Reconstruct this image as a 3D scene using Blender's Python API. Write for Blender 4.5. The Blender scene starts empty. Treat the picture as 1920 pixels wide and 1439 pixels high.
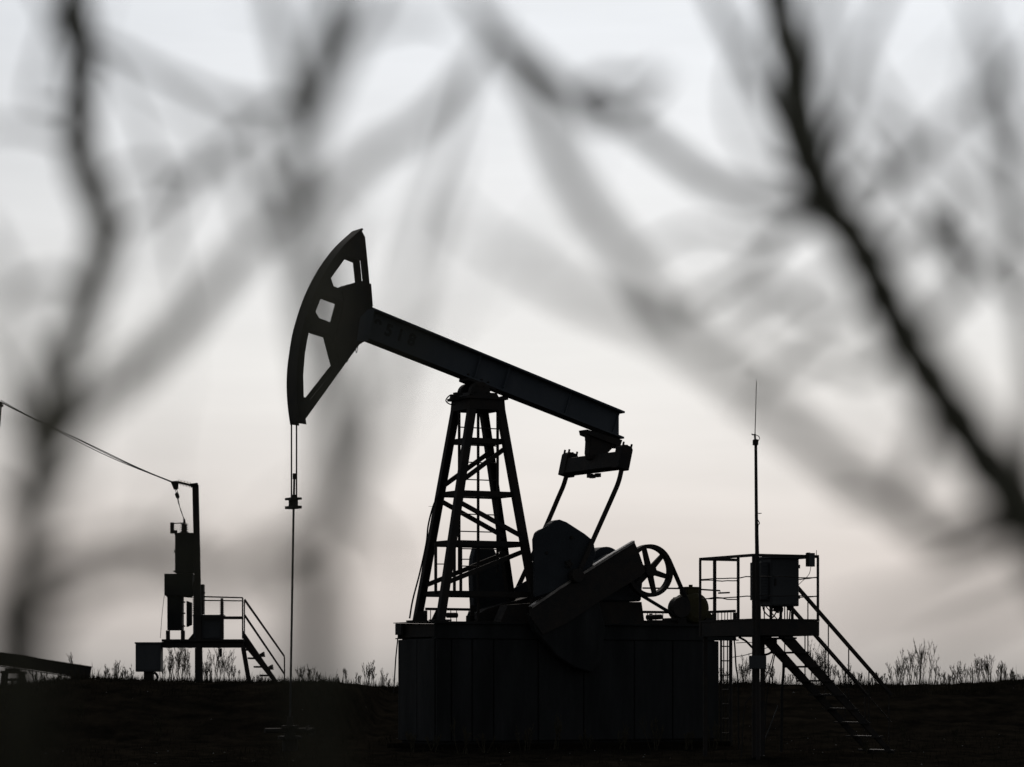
import bpy, bmesh, math, random
from mathutils import Vector, Matrix, noise

random.seed(7)
R = math.radians
scene = bpy.context.scene
COL = scene.collection

# ---------------------------------------------------------------- camera, world, sun, exposure
F = 5500.0            # focal length in pixels of a 1920 px wide frame
CX, HY, EYE = 960.0, 1283.0, 1.2
cd = bpy.data.cameras.new('camera'); cam = bpy.data.objects.new('camera', cd); COL.objects.link(cam)
cam.location = (0, 0, EYE); cam.rotation_euler = (R(90), 0, 0)
cd.sensor_width = 36; cd.lens = F / 1920 * 36; cd.shift_y = (HY - 719.5) / 1920
cd.clip_start = 0.05; cd.clip_end = 20000
cd.dof.use_dof = True; cd.dof.focus_distance = 54.0; cd.dof.aperture_fstop = 103.125 / 37.0
scene.camera = cam

SUN_EL, SUN_AZ = R(35), R(2)      # azimuth measured from +Y towards +X
world = bpy.data.worlds.new('World'); scene.world = world; world.use_nodes = True
nt = world.node_tree; N, L = nt.nodes, nt.links
bg = N['Background']
sky = N.new('ShaderNodeTexSky'); sky.sky_type = 'NISHITA'; sky.sun_disc = False
sky.sun_elevation = SUN_EL; sky.sun_rotation = SUN_AZ
sky.air_density = 1.0; sky.dust_density = 2.2; sky.ozone_density = 1.0; sky.altitude = 100
bw = N.new('ShaderNodeRGBToBW'); L.new(sky.outputs[0], bw.inputs[0])
veil = N.new('ShaderNodeMix'); veil.data_type = 'RGBA'; veil.inputs[0].default_value = 0.86   # thin high overcast takes the colour out
L.new(sky.outputs[0], veil.inputs[6]); L.new(bw.outputs[0], veil.inputs[7])
wc = N.new('ShaderNodeTexCoord'); wsep = N.new('ShaderNodeSeparateXYZ'); L.new(wc.outputs['Generated'], wsep.inputs[0])
tint = N.new('ShaderNodeValToRGB')                                      # low haze band, the same all round the horizon
while len(tint.color_ramp.elements) < 5: tint.color_ramp.elements.new(0.5)
for e_, (p_, c_) in zip(tint.color_ramp.elements, [(0.0, (0.84,0.835,0.84)), (0.02, (0.865,0.83,0.825)), (0.045, (0.885,0.84,0.825)), (0.11, (0.95,0.945,0.94)), (0.22, (0.95,0.985,1.03))]):
    e_.position = p_; e_.color = (*c_, 1)
L.new(wsep.outputs[2], tint.inputs[0])
mul = N.new('ShaderNodeMix'); mul.data_type = 'RGBA'; mul.blend_type = 'MULTIPLY'; mul.inputs[0].default_value = 1.0
L.new(veil.outputs[2], mul.inputs[6]); L.new(tint.outputs[0], mul.inputs[7])
cm = N.new('ShaderNodeMapping'); cm.inputs['Scale'].default_value = (4, 4, 26); L.new(wc.outputs['Generated'], cm.inputs[0])
cn = N.new('ShaderNodeTexNoise'); cn.inputs['Scale'].default_value = 1.6; cn.inputs['Detail'].default_value = 5; cn.inputs['Roughness'].default_value = 0.5
L.new(cm.outputs[0], cn.inputs['Vector'])
cr = N.new('ShaderNodeMapRange'); cr.inputs['From Min'].default_value = 0.3; cr.inputs['From Max'].default_value = 0.7
cr.inputs['To Min'].default_value = 0.94; cr.inputs['To Max'].default_value = 1.04; L.new(cn.outputs['Fac'], cr.inputs[0])   # faint cloud streaks over the whole dome
sc3 = N.new('ShaderNodeVectorMath'); sc3.operation = 'SCALE'; L.new(mul.outputs[2], sc3.inputs[0]); L.new(cr.outputs[0], sc3.inputs['Scale'])
L.new(sc3.outputs[0], bg.inputs[0]); bg.inputs[1].default_value = 0.058

sd = bpy.data.lights.new('sun', 'SUN'); sun = bpy.data.objects.new('sun', sd); COL.objects.link(sun)
sd.energy = 0.8; sd.angle = R(10); sd.color = (1.0, 0.88, 0.76)
sdir = Vector((math.sin(SUN_AZ) * math.cos(SUN_EL), math.cos(SUN_AZ) * math.cos(SUN_EL), math.sin(SUN_EL)))
sun.rotation_euler = (-sdir).to_track_quat('-Z', 'Y').to_euler()

scene.view_settings.view_transform = 'Standard'; scene.view_settings.look = 'None'
scene.view_settings.exposure = 0.0; scene.view_settings.gamma = 1.0
scene.view_settings.use_curve_mapping = False
scene.render.engine = 'CYCLES'
scene.cycles.use_denoising = True

# ---------------------------------------------------------------- materials
def material(name, c1, c2, scale=3.0, rough=0.7, metal=0.0, spec=0.35, bump=0.15, streak=1.0, detail=6.0):
    m = bpy.data.materials.new(name); m.use_nodes = True
    n, l = m.node_tree.nodes, m.node_tree.links
    b = n['Principled BSDF']
    tc = n.new('ShaderNodeTexCoord'); mp = n.new('ShaderNodeMapping'); mp.inputs['Scale'].default_value = (1, 1, streak)
    l.new(tc.outputs['Object'], mp.inputs[0])
    t = n.new('ShaderNodeTexNoise'); t.inputs['Scale'].default_value = scale; t.inputs['Detail'].default_value = detail
    t.inputs['Roughness'].default_value = 0.65
    l.new(mp.outputs[0], t.inputs['Vector'])
    r = n.new('ShaderNodeValToRGB'); r.color_ramp.elements[0].position = 0.38; r.color_ramp.elements[1].position = 0.66
    r.color_ramp.elements[0].color = (*c1, 1); r.color_ramp.elements[1].color = (*c2, 1)
    l.new(t.outputs['Fac'], r.inputs[0]); l.new(r.outputs[0], b.inputs['Base Color'])
    b.inputs['Roughness'].default_value = rough; b.inputs['Metallic'].default_value = metal
    b.inputs['Specular IOR Level'].default_value = spec
    if bump:
        t2 = n.new('ShaderNodeTexNoise'); t2.inputs['Scale'].default_value = scale * 9; t2.inputs['Detail'].default_value = 4
        l.new(tc.outputs['Object'], t2.inputs['Vector'])
        bp = n.new('ShaderNodeBump'); bp.inputs['Strength'].default_value = bump; bp.inputs['Distance'].default_value = 0.02
        l.new(t2.outputs['Fac'], bp.inputs['Height']); l.new(bp.outputs[0], b.inputs['Normal'])
    return m

M = {
 'beam':   material('weathered_blue_grey_paint', (0.055, 0.066, 0.078), (0.078, 0.087, 0.096), 1.6, 0.72, streak=0.4),
 'steel':  material('dark_rusty_steel', (0.018, 0.017, 0.016), (0.034, 0.026, 0.020), 4.0, 0.8),
 'crank':  material('dark_blue_paint', (0.021, 0.025, 0.030), (0.031, 0.036, 0.041), 2.6, 0.75),
 'motor':  material('dirty_yellow_paint', (0.040, 0.034, 0.010), (0.060, 0.050, 0.014), 5.0, 0.75),
 'panel':  material('grey_panel_paint', (0.008, 0.009, 0.009), (0.026, 0.027, 0.027), 2.2, 0.85, streak=0.22),
 'cabinet':material('grey_enamel', (0.036, 0.039, 0.042), (0.050, 0.054, 0.056), 1.5, 0.6, streak=0.2),
 'black':  material('black_rubber', (0.010, 0.010, 0.010), (0.018, 0.017, 0.016), 6.0, 0.85, bump=0.0),
 'digit':  material('black_stencil_paint', (0.010, 0.011, 0.012), (0.034, 0.037, 0.041), 14.0, 0.85, bump=0.0),
 'ceramic':material('brown_glaze', (0.030, 0.016, 0.010), (0.045, 0.022, 0.014), 4.0, 0.3, bump=0.0),
 'wire':   material('aluminium_wire', (0.05, 0.05, 0.05), (0.09, 0.09, 0.09), 4.0, 0.6, bump=0.0),
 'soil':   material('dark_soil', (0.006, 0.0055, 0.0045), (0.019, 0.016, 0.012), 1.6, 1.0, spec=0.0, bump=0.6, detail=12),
 'grass':  material('dry_grass', (0.018, 0.016, 0.010), (0.040, 0.034, 0.022), 2.0, 0.95, spec=0.0, bump=0.0),
 'weed':   material('dry_weed', (0.045, 0.040, 0.026), (0.075, 0.065, 0.044), 6.0, 0.9, spec=0.05, bump=0.0),
 'bark':   material('grey_brown_bark', (0.080, 0.078, 0.052), (0.160, 0.154, 0.108), 14.0, 0.9, spec=0.1, bump=0.4),
 'rim_lit':   material('rim_lit_steel', (0.16, 0.15, 0.14), (0.30, 0.28, 0.26), 7.0, 0.38, metal=0.8, bump=0.05),  # rim light put into the colour: paler, shinier than the other steel
 'stone':  material('pale_stone', (0.10, 0.095, 0.085), (0.28, 0.26, 0.24), 8.0, 0.7, bump=0.1),
 'bud':    material('pale_bud', (0.30, 0.28, 0.20), (0.40, 0.38, 0.27), 30.0, 0.6, spec=0.3, bump=0.0),
}

# ---------------------------------------------------------------- mesh helpers
def W(px, py, D):
    """world point seen at a pixel of the 1920 px photograph, at distance D"""
    return Vector(((px - CX) / F * D, D, EYE + (HY - py) / F * D))

class MB:
    def __init__(s): s.v, s.f = [], []
    def add(s, vs, fs):
        o = len(s.v); s.v += [Vector(p) for p in vs]; s.f += [tuple(i + o for i in f) for f in fs]; return s
    def box(s, lo, hi):
        a, b = Vector(lo), Vector(hi)
        p = [(x, y, z) for x in (a.x, b.x) for y in (a.y, b.y) for z in (a.z, b.z)]
        return s.add(p, [(0,1,3,2),(4,6,7,5),(0,4,5,1),(2,3,7,6),(0,2,6,4),(1,5,7,3)])
    def hexa(s, p):   # 4 bottom points, 4 top points
        return s.add(p, [(3,2,1,0),(4,5,6,7),(0,1,5,4),(1,2,6,5),(2,3,7,6),(3,0,4,7)])
    def bar(s, a, b, w, h, up=(0,0,1)):
        """rectangular bar; h along up, w across"""
        a, b, up = Vector(a), Vector(b), Vector(up)
        d = (b - a).normalized()
        if abs(d.dot(up)) > 0.98: up = Vector((0,1,0)) if abs(d.y) < 0.9 else Vector((1,0,0))
        x = d.cross(up).normalized(); y = x.cross(d).normalized()
        q = [x * (i * w / 2) + y * (j * h / 2) for i, j in ((-1,-1),(1,-1),(1,1),(-1,1))]
        return s.hexa([a + t for t in q] + [b + t for t in q])
    def tube(s, pts, r, n=6, cap=True):
        pts = [Vector(p) for p in pts]; k = len(pts)
        rs = r if isinstance(r, (list, tuple)) else [r] * k
        o = len(s.v); ref = None
        for i, p in enumerate(pts):
            t = (pts[min(i+1, k-1)] - pts[max(i-1, 0)]).normalized()
            if ref is None:
                ref = Vector((0,0,1)) if abs(t.z) < 0.9 else Vector((0,1,0))
            x = (ref - t * ref.dot(t)).normalized(); y = t.cross(x); ref = x
            for j in range(n):
                a = 2 * math.pi * j / n
                s.v.append(p + (x * math.cos(a) + y * math.sin(a)) * rs[i])
        for i in range(k - 1):
            for j in range(n):
                s.f.append((o+i*n+j, o+i*n+(j+1) % n, o+(i+1)*n+(j+1) % n, o+(i+1)*n+j))
        if cap:
            s.f.append(tuple(o + j for j in reversed(range(n)))); s.f.append(tuple(o+(k-1)*n+j for j in range(n)))
        return s
    def prism(s, poly, v0, v1):
        """polygon in the (u, z) plane, extruded along v from v0 to v1"""
        k = len(poly)
        vs = [(u, v0, z) for u, z in poly] + [(u, v1, z) for u, z in poly]
        fs = [tuple(range(k)), tuple(reversed(range(k, 2*k)))] + [(i, k+i, k+(i+1) % k, (i+1) % k) for i in range(k)]
        return s.add(vs, fs)
    def disc(s, c, r, v0, v1, n=28):
        return s.prism([(c[0] + r*math.cos(2*math.pi*i/n), c[1] + r*math.sin(2*math.pi*i/n)) for i in range(n)], v0, v1)
    def ring(s, c, r0, r1, v0, v1, n=48):
        vs, fs = [], []
        for i in range(n):
            a = 2*math.pi*i/n; ca, sa = math.cos(a), math.sin(a)
            for rr, v in ((r0, v0), (r1, v0), (r1, v1), (r0, v1)): vs.append((c[0]+rr*ca, v, c[1]+rr*sa))
        for i in range(n):
            j = (i+1) % n
            for q in range(4): fs.append((4*i+q, 4*i+(q+1) % 4, 4*j+(q+1) % 4, 4*j+q))
        return s.add(vs, fs)
    def lathe(s, base, axis, prof, n=14):
        base, axis = Vector(base), Vector(axis).normalized()
        return s.tube([base + axis * h for h, r in prof], [r for h, r in prof], n)
    def build(s, name, mat, parent=None, origin=None, smooth=False, bevel=0.0):
        o = Vector(origin) if origin is not None else Vector((0,0,0))
        me = bpy.data.meshes.new(name)
        me.from_pydata([tuple(p - o) for p in s.v], [], s.f)
        bm = bmesh.new(); bm.from_mesh(me); bmesh.ops.recalc_face_normals(bm, faces=bm.faces)
        if bevel: bmesh.ops.bevel(bm, geom=[e for e in bm.edges if len(e.link_faces) == 2 and e.calc_face_angle(0) > 0.6], offset=bevel, segments=1, affect='EDGES', clamp_overlap=True)
        bm.to_mesh(me); bm.free()
        if smooth:
            for p in me.polygons: p.use_smooth = True
        me.materials.append(M[mat])
        ob = bpy.data.objects.new(name, me); COL.objects.link(ob)
        if parent is not None: ob.parent = parent
        elif origin is not None: ob.location = o
        if name in ('bolts','pin_bolts','rail_bars','slotted_edge','louvres','toothed_strip','cable_entries','cooling_fins','grease_nipple'): ob['kind'] = 'stuff'
        return ob

def tag(o, label=None, cat=None, group=None, kind=None):
    for k, v in (('label', label), ('category', cat), ('group', group), ('kind', kind)):
        if v: o[k] = v
    return o
def thing(name, label, cat, loc=(0,0,0), rz=0.0, group=None):
    o = bpy.data.objects.new(name, None); o.empty_display_size = 0.3; COL.objects.link(o)
    o.location = loc; o.rotation_euler = (0, 0, rz)
    return tag(o, label, cat, group)

def smooth_path(pts, sub=6):
    """Catmull-Rom through the points"""
    p = [Vector(q) for q in pts]; p = [p[0]*2 - p[1]] + p + [p[-1]*2 - p[-2]]
    out = []
    for i in range(1, len(p) - 2):
        a, b, c, d = p[i-1], p[i], p[i+1], p[i+2]
        for k in range(sub):
            t = k / sub
            out.append(0.5*((2*b) + (c-a)*t + (2*a-5*b+4*c-d)*t*t + (3*b-a-3*c+d)*t**3))
    out.append(p[-2]); return out

# ---------------------------------------------------------------- ground
CREST = 77.0
def lerp_tab(tab, x):
    if x <= tab[0][0]: return tab[0][1]
    for (x0, y0), (x1, y1) in zip(tab, tab[1:]):
        if x <= x1: return y0 + (y1 - y0) * (x - x0) / (x1 - x0)
    return tab[-1][1]
crest_px = [(-400,1288),(0,1291),(60,1286),(110,1278),(200,1277),(300,1281),(430,1283),(540,1283),(620,1281),(660,1286),(740,1293),(900,1289),
            (1340,1283),(1400,1281),(1480,1284),(1620,1285),(1700,1285),(1780,1284),(1850,1279),(1890,1276),(1960,1276),(2300,1280)]
def smoothstep(t): t = max(0, min(1, t)); return t*t*(3-2*t)
def ground_z(x, y):
    n = noise.noise(Vector((x*0.35, y*0.35, 3.1)))*0.05 + noise.noise(Vector((x*1.3, y*1.3, 7.7)))*0.045 + noise.noise(Vector((x*3.5, y*3.5, 1.7)))*0.042 + noise.noise(Vector((x*8, y*8, 4.7)))*0.012
    yy = max(58.0, min(y, 90.0)); px = CX + x / yy * F
    crest = EYE + (HY - lerp_tab(crest_px, px)) / F * yy
    k = smoothstep((x + 4.4) / 1.3)                      # 0 on the left, 1 on the right
    y0, y1 = 55 + 11*k, 62.5 + 14.5*k
    if y < CREST: z = crest * smoothstep((y - y0) / (y1 - y0)) + n * min(1, y/20)
    else: z = crest + (-3.6 - crest) * smoothstep((y - CREST) / 20) + n
    return z
def axis(fine0, fine1, step, far):
    a = [fine0 + step*i for i in range(int((fine1-fine0)/step)+1)]
    s, q = step, a[-1]
    while q < far: s *= 1.35; q += s; a.append(q)
    s, q = step, a[0]
    while q > -far: s *= 1.35; q -= s; a.insert(0, q)
    return a
xs = axis(-15.0, 16.0, 0.14, 6000); ys = axis(44.0, 80.0, 0.2, 6000)
gm = MB(); nx, ny = len(xs), len(ys)
gm.v = [Vector((x, y, ground_z(x, y))) for y in ys for x in xs]
gm.f = [(j*nx+i, j*nx+i+1, (j+1)*nx+i+1, (j+1)*nx+i) for j in range(ny-1) for i in range(nx-1)]
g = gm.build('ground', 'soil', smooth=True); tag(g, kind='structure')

# ---------------------------------------------------------------- pumpjack frame of reference
TH = R(29); CT, ST = math.cos(TH), math.sin(TH)
OX, OY = (896 - CX) / F * 55.0, 55.0
def UV(px, py, v):
    """local (u, v, z) of the pumpjack for a pixel, on the vertical plane v"""
    k = (px - CX) / F
    u = (k*(OY + v*CT) - OX + v*ST) / (CT - k*ST)
    return Vector((u, v, EYE + (HY - py) / F * (OY + u*ST + v*CT)))
def UZ(pts, v): return [(q.x, q.z) for q in (UV(a, b, v) for a, b in pts)]

# ---------------------------------------------------------------- foundation of the pumpjack
fd = thing('pump_foundation', 'tall dark panelled foundation block carrying the big pumpjack', 'foundation', (OX, OY, 0), TH)
zt = UV(900, 1167, -0.8).z            # deck level
zf = zt - 0.30                         # underside of the steel frame
u0, u1 = UV(745, 1200, 0.8).x, UV(1349, 1200, -0.8).x
u2 = UV(1383, 1190, -0.8).x
FV = 0.80
MB().box((u0+0.06, -FV+0.08, 0.0), (u1-0.06, FV-0.08, zf)).build('core', 'panel', fd)
MB().box((u0-0.10, -FV-0.25, -0.1), (u1+0.10, FV+0.25, 0.10)).build('plinth', 'soil', fd, bevel=0.02)
seams = [847, 886, 926, 1010, 1095, 1190, 1262]
us = [u0] + [UV(x, 1250, -FV).x for x in seams] + [u1]
for a, b in zip(us, us[1:]):
    jit = random.uniform(-0.006, 0.006)
    for sgn in (-1, 1):
        v_in, v_out = sgn*(FV-0.075), sgn*(FV+jit)
        MB().box((a+0.012, min(v_in, v_out), 0.145), (b-0.012, max(v_in, v_out), zf-0.012)).build('panel', 'panel', fd, bevel=0.012)
for uu, du in ((u0, 1), (u1, -1)):
    for k in range(2):
        y0, y1 = (-FV+0.09, -0.008) if k == 0 else (0.008, FV-0.09)
        MB().box((min(uu, uu+du*0.055), y0, 0.145), (max(uu, uu+du*0.055), y1, zf-0.012)).build('panel', 'panel', fd, bevel=0.01)
# steel frame under the deck: two long I-beams, cross beams
for sgn in (-1, 1):
    v = sgn*(FV-0.06)
    fb = MB(); fb.box((u0-0.02, v-0.012, zf+0.02), (u2, v+0.012, zt-0.03))
    fb.box((u0-0.03, v-0.085, zt-0.03), (u2+0.01, v+0.085, zt-0.005)); fb.box((u0-0.03, v-0.085, zf), (u2+0.01, v+0.085, zf+0.02))
    fb.build('frame_beam', 'panel', fd)
for i in range(7):
    uu = u0 + 0.05 + (u2 - u0 - 0.15) * i / 6
    MB().box((uu, -FV+0.05, zf+0.03), (uu+0.07, FV-0.05, zt-0.035)).build('cross_beam', 'steel', fd)
for i in range(10):   # deck plates, each a little different
    a = u0-0.05 + (u2-u0+0.08)*i/10; b = u0-0.05 + (u2-u0+0.08)*(i+1)/10
    MB().box((a+0.006, -FV+0.03, zt), (b-0.006, FV-0.03, zt+0.012+random.uniform(0, 0.006))).build('deck_plate', 'steel', fd)
MB().box((u0-0.075, FV-0.12, zt-0.004), (u0-0.052, FV+0.02, zt+0.01)).build('edge_lip', 'steel', fd)
# ledge and drain rod at the far left corner
MB().box((u0-0.05, FV-0.25, zt-0.22), (u0-0.002, FV-0.01, zt-0.02)).build('bracket', 'steel', fd)
MB().tube([UV(746, 1196, 0.84), UV(742, 1235, 0.84), UV(738, 1300, 0.84)], 0.012).build('drain_rod', 'steel', fd)
# low guard rail along the far edge and round the right end
rz0, rz1 = zt+0.012, UV(850, 1143, FV).z
ra, rb = UV(798, 1143, FV-0.05).x, UV(1375, 1143, FV-0.05).x
def low_rail(p, q, posts, bars):
    p, q = Vector(p), Vector(q)
    MB().bar(p + Vector((0,0,rz1)), q + Vector((0,0,rz1)), 0.04, 0.05).build('top_rail', 'steel', fd)
    for i in range(posts):
        t = p.lerp(q, i/(posts-1)); MB().box((t.x-0.025, t.y-0.025, rz0), (t.x+0.025, t.y+0.025, rz1-0.03)).build('rail_post', 'steel', fd)
    bm_ = MB()
    for i in range(bars):
        t = p.lerp(q, (i+0.5+random.uniform(-.2,.2))/bars); bm_.box((t.x-0.006, t.y-0.006, rz0), (t.x+0.006, t.y+0.006, rz1-0.026))
    bm_.build('rail_bars', 'steel', fd)
low_rail((ra, FV-0.05, 0), (u2-0.02, FV-0.05, 0), 7, 30)
low_rail((u2-0.02, FV-0.05, 0), (u2-0.02, -FV+0.06, 0), 3, 14)
# access ladder at the right end
lad_v = -FV + 0.1
for px in (1352, 1370):
    t = UV(px, 1250, lad_v); MB().tube([(t.x, lad_v, 0.0), (t.x, lad_v, zf+0.02)], 0.022 if px == 1352 else 0.035, 8).build('ladder_stile', 'steel', fd)
for px in (1357, 1364):
    t = UV(px, 1250, FV-0.5); MB().tube([(t.x, FV-0.5, 0.0), (t.x, FV-0.5, zf+0.03)], 0.012, 6).build('down_pipe', 'steel', fd)
for i in range(7):
    z = 0.25 + i*0.28; a, b = UV(1352, 1250, lad_v).x, UV(1370, 1250, lad_v).x
    MB().tube([(a, lad_v, z), (b, lad_v, z)], 0.012).build('ladder_rung', 'steel', fd)

# ---------------------------------------------------------------- the pumpjack
pj = thing('pumpjack', 'large dark pumpjack with a raised horse head, number 9518 on its beam', 'pumpjack', (OX, OY, 0), TH)
deck = zt + 0.02
def leg_uv(z):
    t = (z - 2.43) / (6.43 - 2.43)
    return 1.03 + (0.286 - 1.03)*t, 0.46 + (0.315 - 0.46)*t
ztop = UV(896, 758, 0).z
for su in (-1, 1):
    for sv in (-1, 1):
        a, b = leg_uv(deck+0.03), leg_uv(ztop)
        p, q = Vector((su*a[0], sv*a[1], deck+0.02)), Vector((su*b[0], sv*b[1], ztop))
        lb = MB()
        # channel section: web plus two flanges turned inwards
        wv = 0.12; wu = 0.145
        d = Vector((0, 1, 0))
        lb.bar(p, q, 0.022, wu-0.04, up=(1,0,0)) if False else None
        for off, w_, h_ in (((0, sv*wv/2, 0), wu, 0.014), ((wu/2-0.007, 0, 0), 0.014, wv-0.016), ((-wu/2+0.007, 0, 0), 0.014, wv-0.016)):
            o = Vector(off)
            x, y = Vector((1,0,0)), Vector((0,1,0))
            qd = [x*(i*w_/2) + y*(j*h_/2) for i, j in ((-1,-1),(1,-1),(1,1),(-1,1))]
            lb.hexa([p+o+t for t in qd] + [q+o+t for t in qd])
        lg = lb.build('tower_leg', 'steel', pj)
        MB().box((p.x-0.17, p.y-0.13, deck), (p.x+0.17, p.y+0.13, deck+0.03)).build('foot_plate', 'steel', lg)
        gp = [(p.x-0.14, deck+0.031), (p.x+0.14, deck+0.031), (p.x-su*0.02+0.07, deck+0.2), (p.x-su*0.02-0.07, deck+0.2)]
        MB().prism(gp, p.y-sv*0.07, p.y-sv*0.085).build('gusset', 'steel', lg)
rows = [UV(896, y, 0).z for y in (829, 928, 1021, 1115)]
for z in rows:
    u, v = leg_uv(z)
    for sv in (-1, 1): MB().bar((-u, sv*(v-0.05), z), (u, sv*(v-0.05), z), 0.05, 0.10).build('cross_bar', 'steel', pj)
    for su in (-1, 1): MB().bar((su*(u-0.055), -v+0.052, z+0.002), (su*(u-0.055), v-0.052, z+0.002), 0.05, 0.10).build('side_bar', 'steel', pj)
for i, (zl, zh) in enumerate([(rows[1], rows[0]), (rows[2], rows[1]), (rows[3], rows[2])]):
    rise = 1 if i % 2 == 0 else -1
    lo, hi = leg_uv(zl+0.08), leg_uv(zh-0.08)
    zl2, zh2 = (zl+0.17, zh-0.14)
    for sv in (-1, 1):
        MB().bar((-rise*lo[0]*0.98, sv*(lo[1]-0.10), zl2), (rise*hi[0]*0.98, sv*(hi[1]-0.10), zh2), 0.04, 0.085, up=(0,0,1)).build('diagonal_brace', 'steel', pj)
# head of the tower
u, v = leg_uv(ztop)
MB().prism([(-u-0.10, ztop-0.14), (u+0.10, ztop-0.14), (u+0.08, ztop+0.06), (-u-0.08, ztop+0.06)], -v-0.075, v+0.075).build('tower_cap', 'steel', pj, bevel=0.01)
MB().box((-u-0.14, -v-0.12, ztop+0.062), (u+0.13, v+0.12, ztop+0.11)).build('top_plate', 'steel', pj)
# ladder inside the tower, on the far face
lz0, lz1 = deck+0.05, ztop-0.15
lad = MB()
for px in (861, 896.5, 933):
    t = UV(px, 880, 0.10); lad.bar((t.x, 0.10, lz0+0.9 if px != 896.5 else lz0), (t.x, 0.10, lz1), 0.03, 0.045, up=(1,0,0))
ladder = lad.build('ladder', 'steel', pj)
a, b = UV(861, 880, 0.1).x, UV(933, 880, 0.1).x
k = 0; z = lz0 + 1.0
while z < lz1 - 0.1:
    MB().tube([(a, 0.1, z), (b, 0.1, z)], 0.011, 6).build('rung', 'steel', ladder); z += 0.325
for px, v_ in ((817, -0.1), (852, 0.0), (864, 0.2)):
    t = UV(px, 1070, v_); MB().bar((t.x, v_, rows[3]), (t.x, v_, rows[2]), 0.04, 0.045, up=(1,0,0)).build('ladder_post', 'steel', pj)
for px0, px1, y in ((817, 838, 1058), (864, 884, 1049)):
    MB().tube([UV(px0, y, 0.05), UV(px1, y, 0.05)], 0.01).build('ladder_step', 'steel', pj)
# stay cable down the left side
MB().tube(smooth_path([UV(822, 928, 0.3), UV(812, 950, 0.35), UV(803, 985, 0.4), UV(799, 1020, 0.4), UV(787, 1075, 0.4), UV(774, 1125, 0.4), UV(768, 1160, 0.4)]), 0.016).build('cable', 'black', pj)
MB().box(UV(807, 947, 0.36)-Vector((.03,.03,.03)), UV(815, 953, 0.36)+Vector((.03,.03,.03))).build('cable_clamp', 'steel', pj)
# grease hoses looping either side of the tower head
MB().tube(smooth_path([UV(856, 744, -0.1), UV(845, 741, -0.1), UV(836, 751, -0.1), UV(843, 758, -0.1), UV(853, 759, -0.1)]), 0.012).build('grease_hose', 'black', pj)
MB().tube(smooth_path([UV(938, 745, 0.1), UV(944, 744, 0.1), UV(952, 747.5, 0.1), UV(947, 750, 0.1), UV(940, 752, 0.1)]), 0.011).build('grease_hose', 'black', pj)
gn = MB()
for px, py in ((858, 739), (852, 744), (851, 748.5)): gn.box(UV(px-3, py+1.5, -0.1), UV(px+4, py-1.5, 0.02))
gn.build('grease_nipple', 'steel', pj)
# bearing saddle
sc_ = UV(896, 736, 0)
MB().prism([(sc_.x-0.33, ztop+0.11), (sc_.x+0.33, ztop+0.11), (sc_.x+0.28, ztop+0.20), (sc_.x-0.28, ztop+0.20)], -0.24, 0.24).build('saddle_base', 'steel', pj, bevel=0.01)
for sv in (-1, 1):
    sb = MB().disc((UV(888, 735, 0).x, UV(888, 738, 0).z), 0.20, sv*0.14, sv*0.30, 24).build('bearing_housing', 'steel', pj, bevel=0.015)
    bo = MB()
    for j in range(6):
        a = j*math.pi/3; c = (UV(888,735,0).x + 0.13*math.cos(a), UV(888,738,0).z + 0.13*math.sin(a)); bo.disc(c, 0.018, sv*0.30, sv*0.325, 6)
    bo.build('bolts', 'steel', sb)
# walking beam : I section
BV = 0.17
T0, T1 = UV(690, 573, -BV), UV(1168, 770, -BV)
B0, B1 = UV(683, 641, BV), UV(1168, 831, BV)
def on(p, q, u): return p.z + (q.z - p.z) * (u - p.x) / (q.x - p.x)
bu0, bu1 = T0.x - 0.05, T1.x
ft = 0.035
def top(u): return on(T0, T1, u)
def bot(u): return on(B0, B1, u)
wb = MB().prism([(bu0, bot(bu0)+ft), (bu1, bot(bu1)+ft), (bu1, top(bu1)-ft), (bu0, top(bu0)-ft)], -0.02, 0.02)
wb.prism([(bu0, top(bu0)-ft), (bu1+0.045, top(bu1+0.045)-ft), (bu1+0.045, top(bu1+0.045)), (bu0, top(bu0))], -BV, BV)
wb.prism([(bu0, bot(bu0)), (bu1+0.03, bot(bu1+0.03)), (bu1+0.03, bot(bu1+0.03)+ft), (bu0, bot(bu0)+ft)], -BV, BV)
beam = wb.build('walking_beam', 'beam', pj)
for px in (889, 943, 1060, 1150):
    uu = UV(px, 690, -0.1).x
    tilt = -(bot(1)-bot(0))
    for sv in (-1, 1):
        MB().prism([(uu, bot(uu)+ft+0.002), (uu+0.02, bot(uu+.02)+ft+0.002), (uu+0.02+0.5*tilt, top(uu+0.02+.5*tilt)-ft-0.002), (uu+0.5*tilt, top(uu+.5*tilt)-ft-0.002)], sv*0.021, sv*(0.07 if px not in (889, 943) else 0.10)).build('stiffener', 'beam', beam)
# pad with bolts above the saddle
uu0, uu1 = UV(878, 712, -BV).x, UV(928, 735, -BV).x
MB().prism([(uu0, bot(uu0)-0.05), (uu1, bot(uu1)-0.05), (uu1, bot(uu1)-0.002), (uu0, bot(uu0)-0.002)], -0.2, 0.2).build('saddle_pad', 'steel', beam)
bo = MB()
for i in range(4):
    uu = uu0 + (uu1-uu0)*(i+0.5)/4; bo.disc((uu, bot(uu)+0.09), 0.022, -0.02, -0.05, 6)
bo.build('bolts', 'steel', beam)
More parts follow.
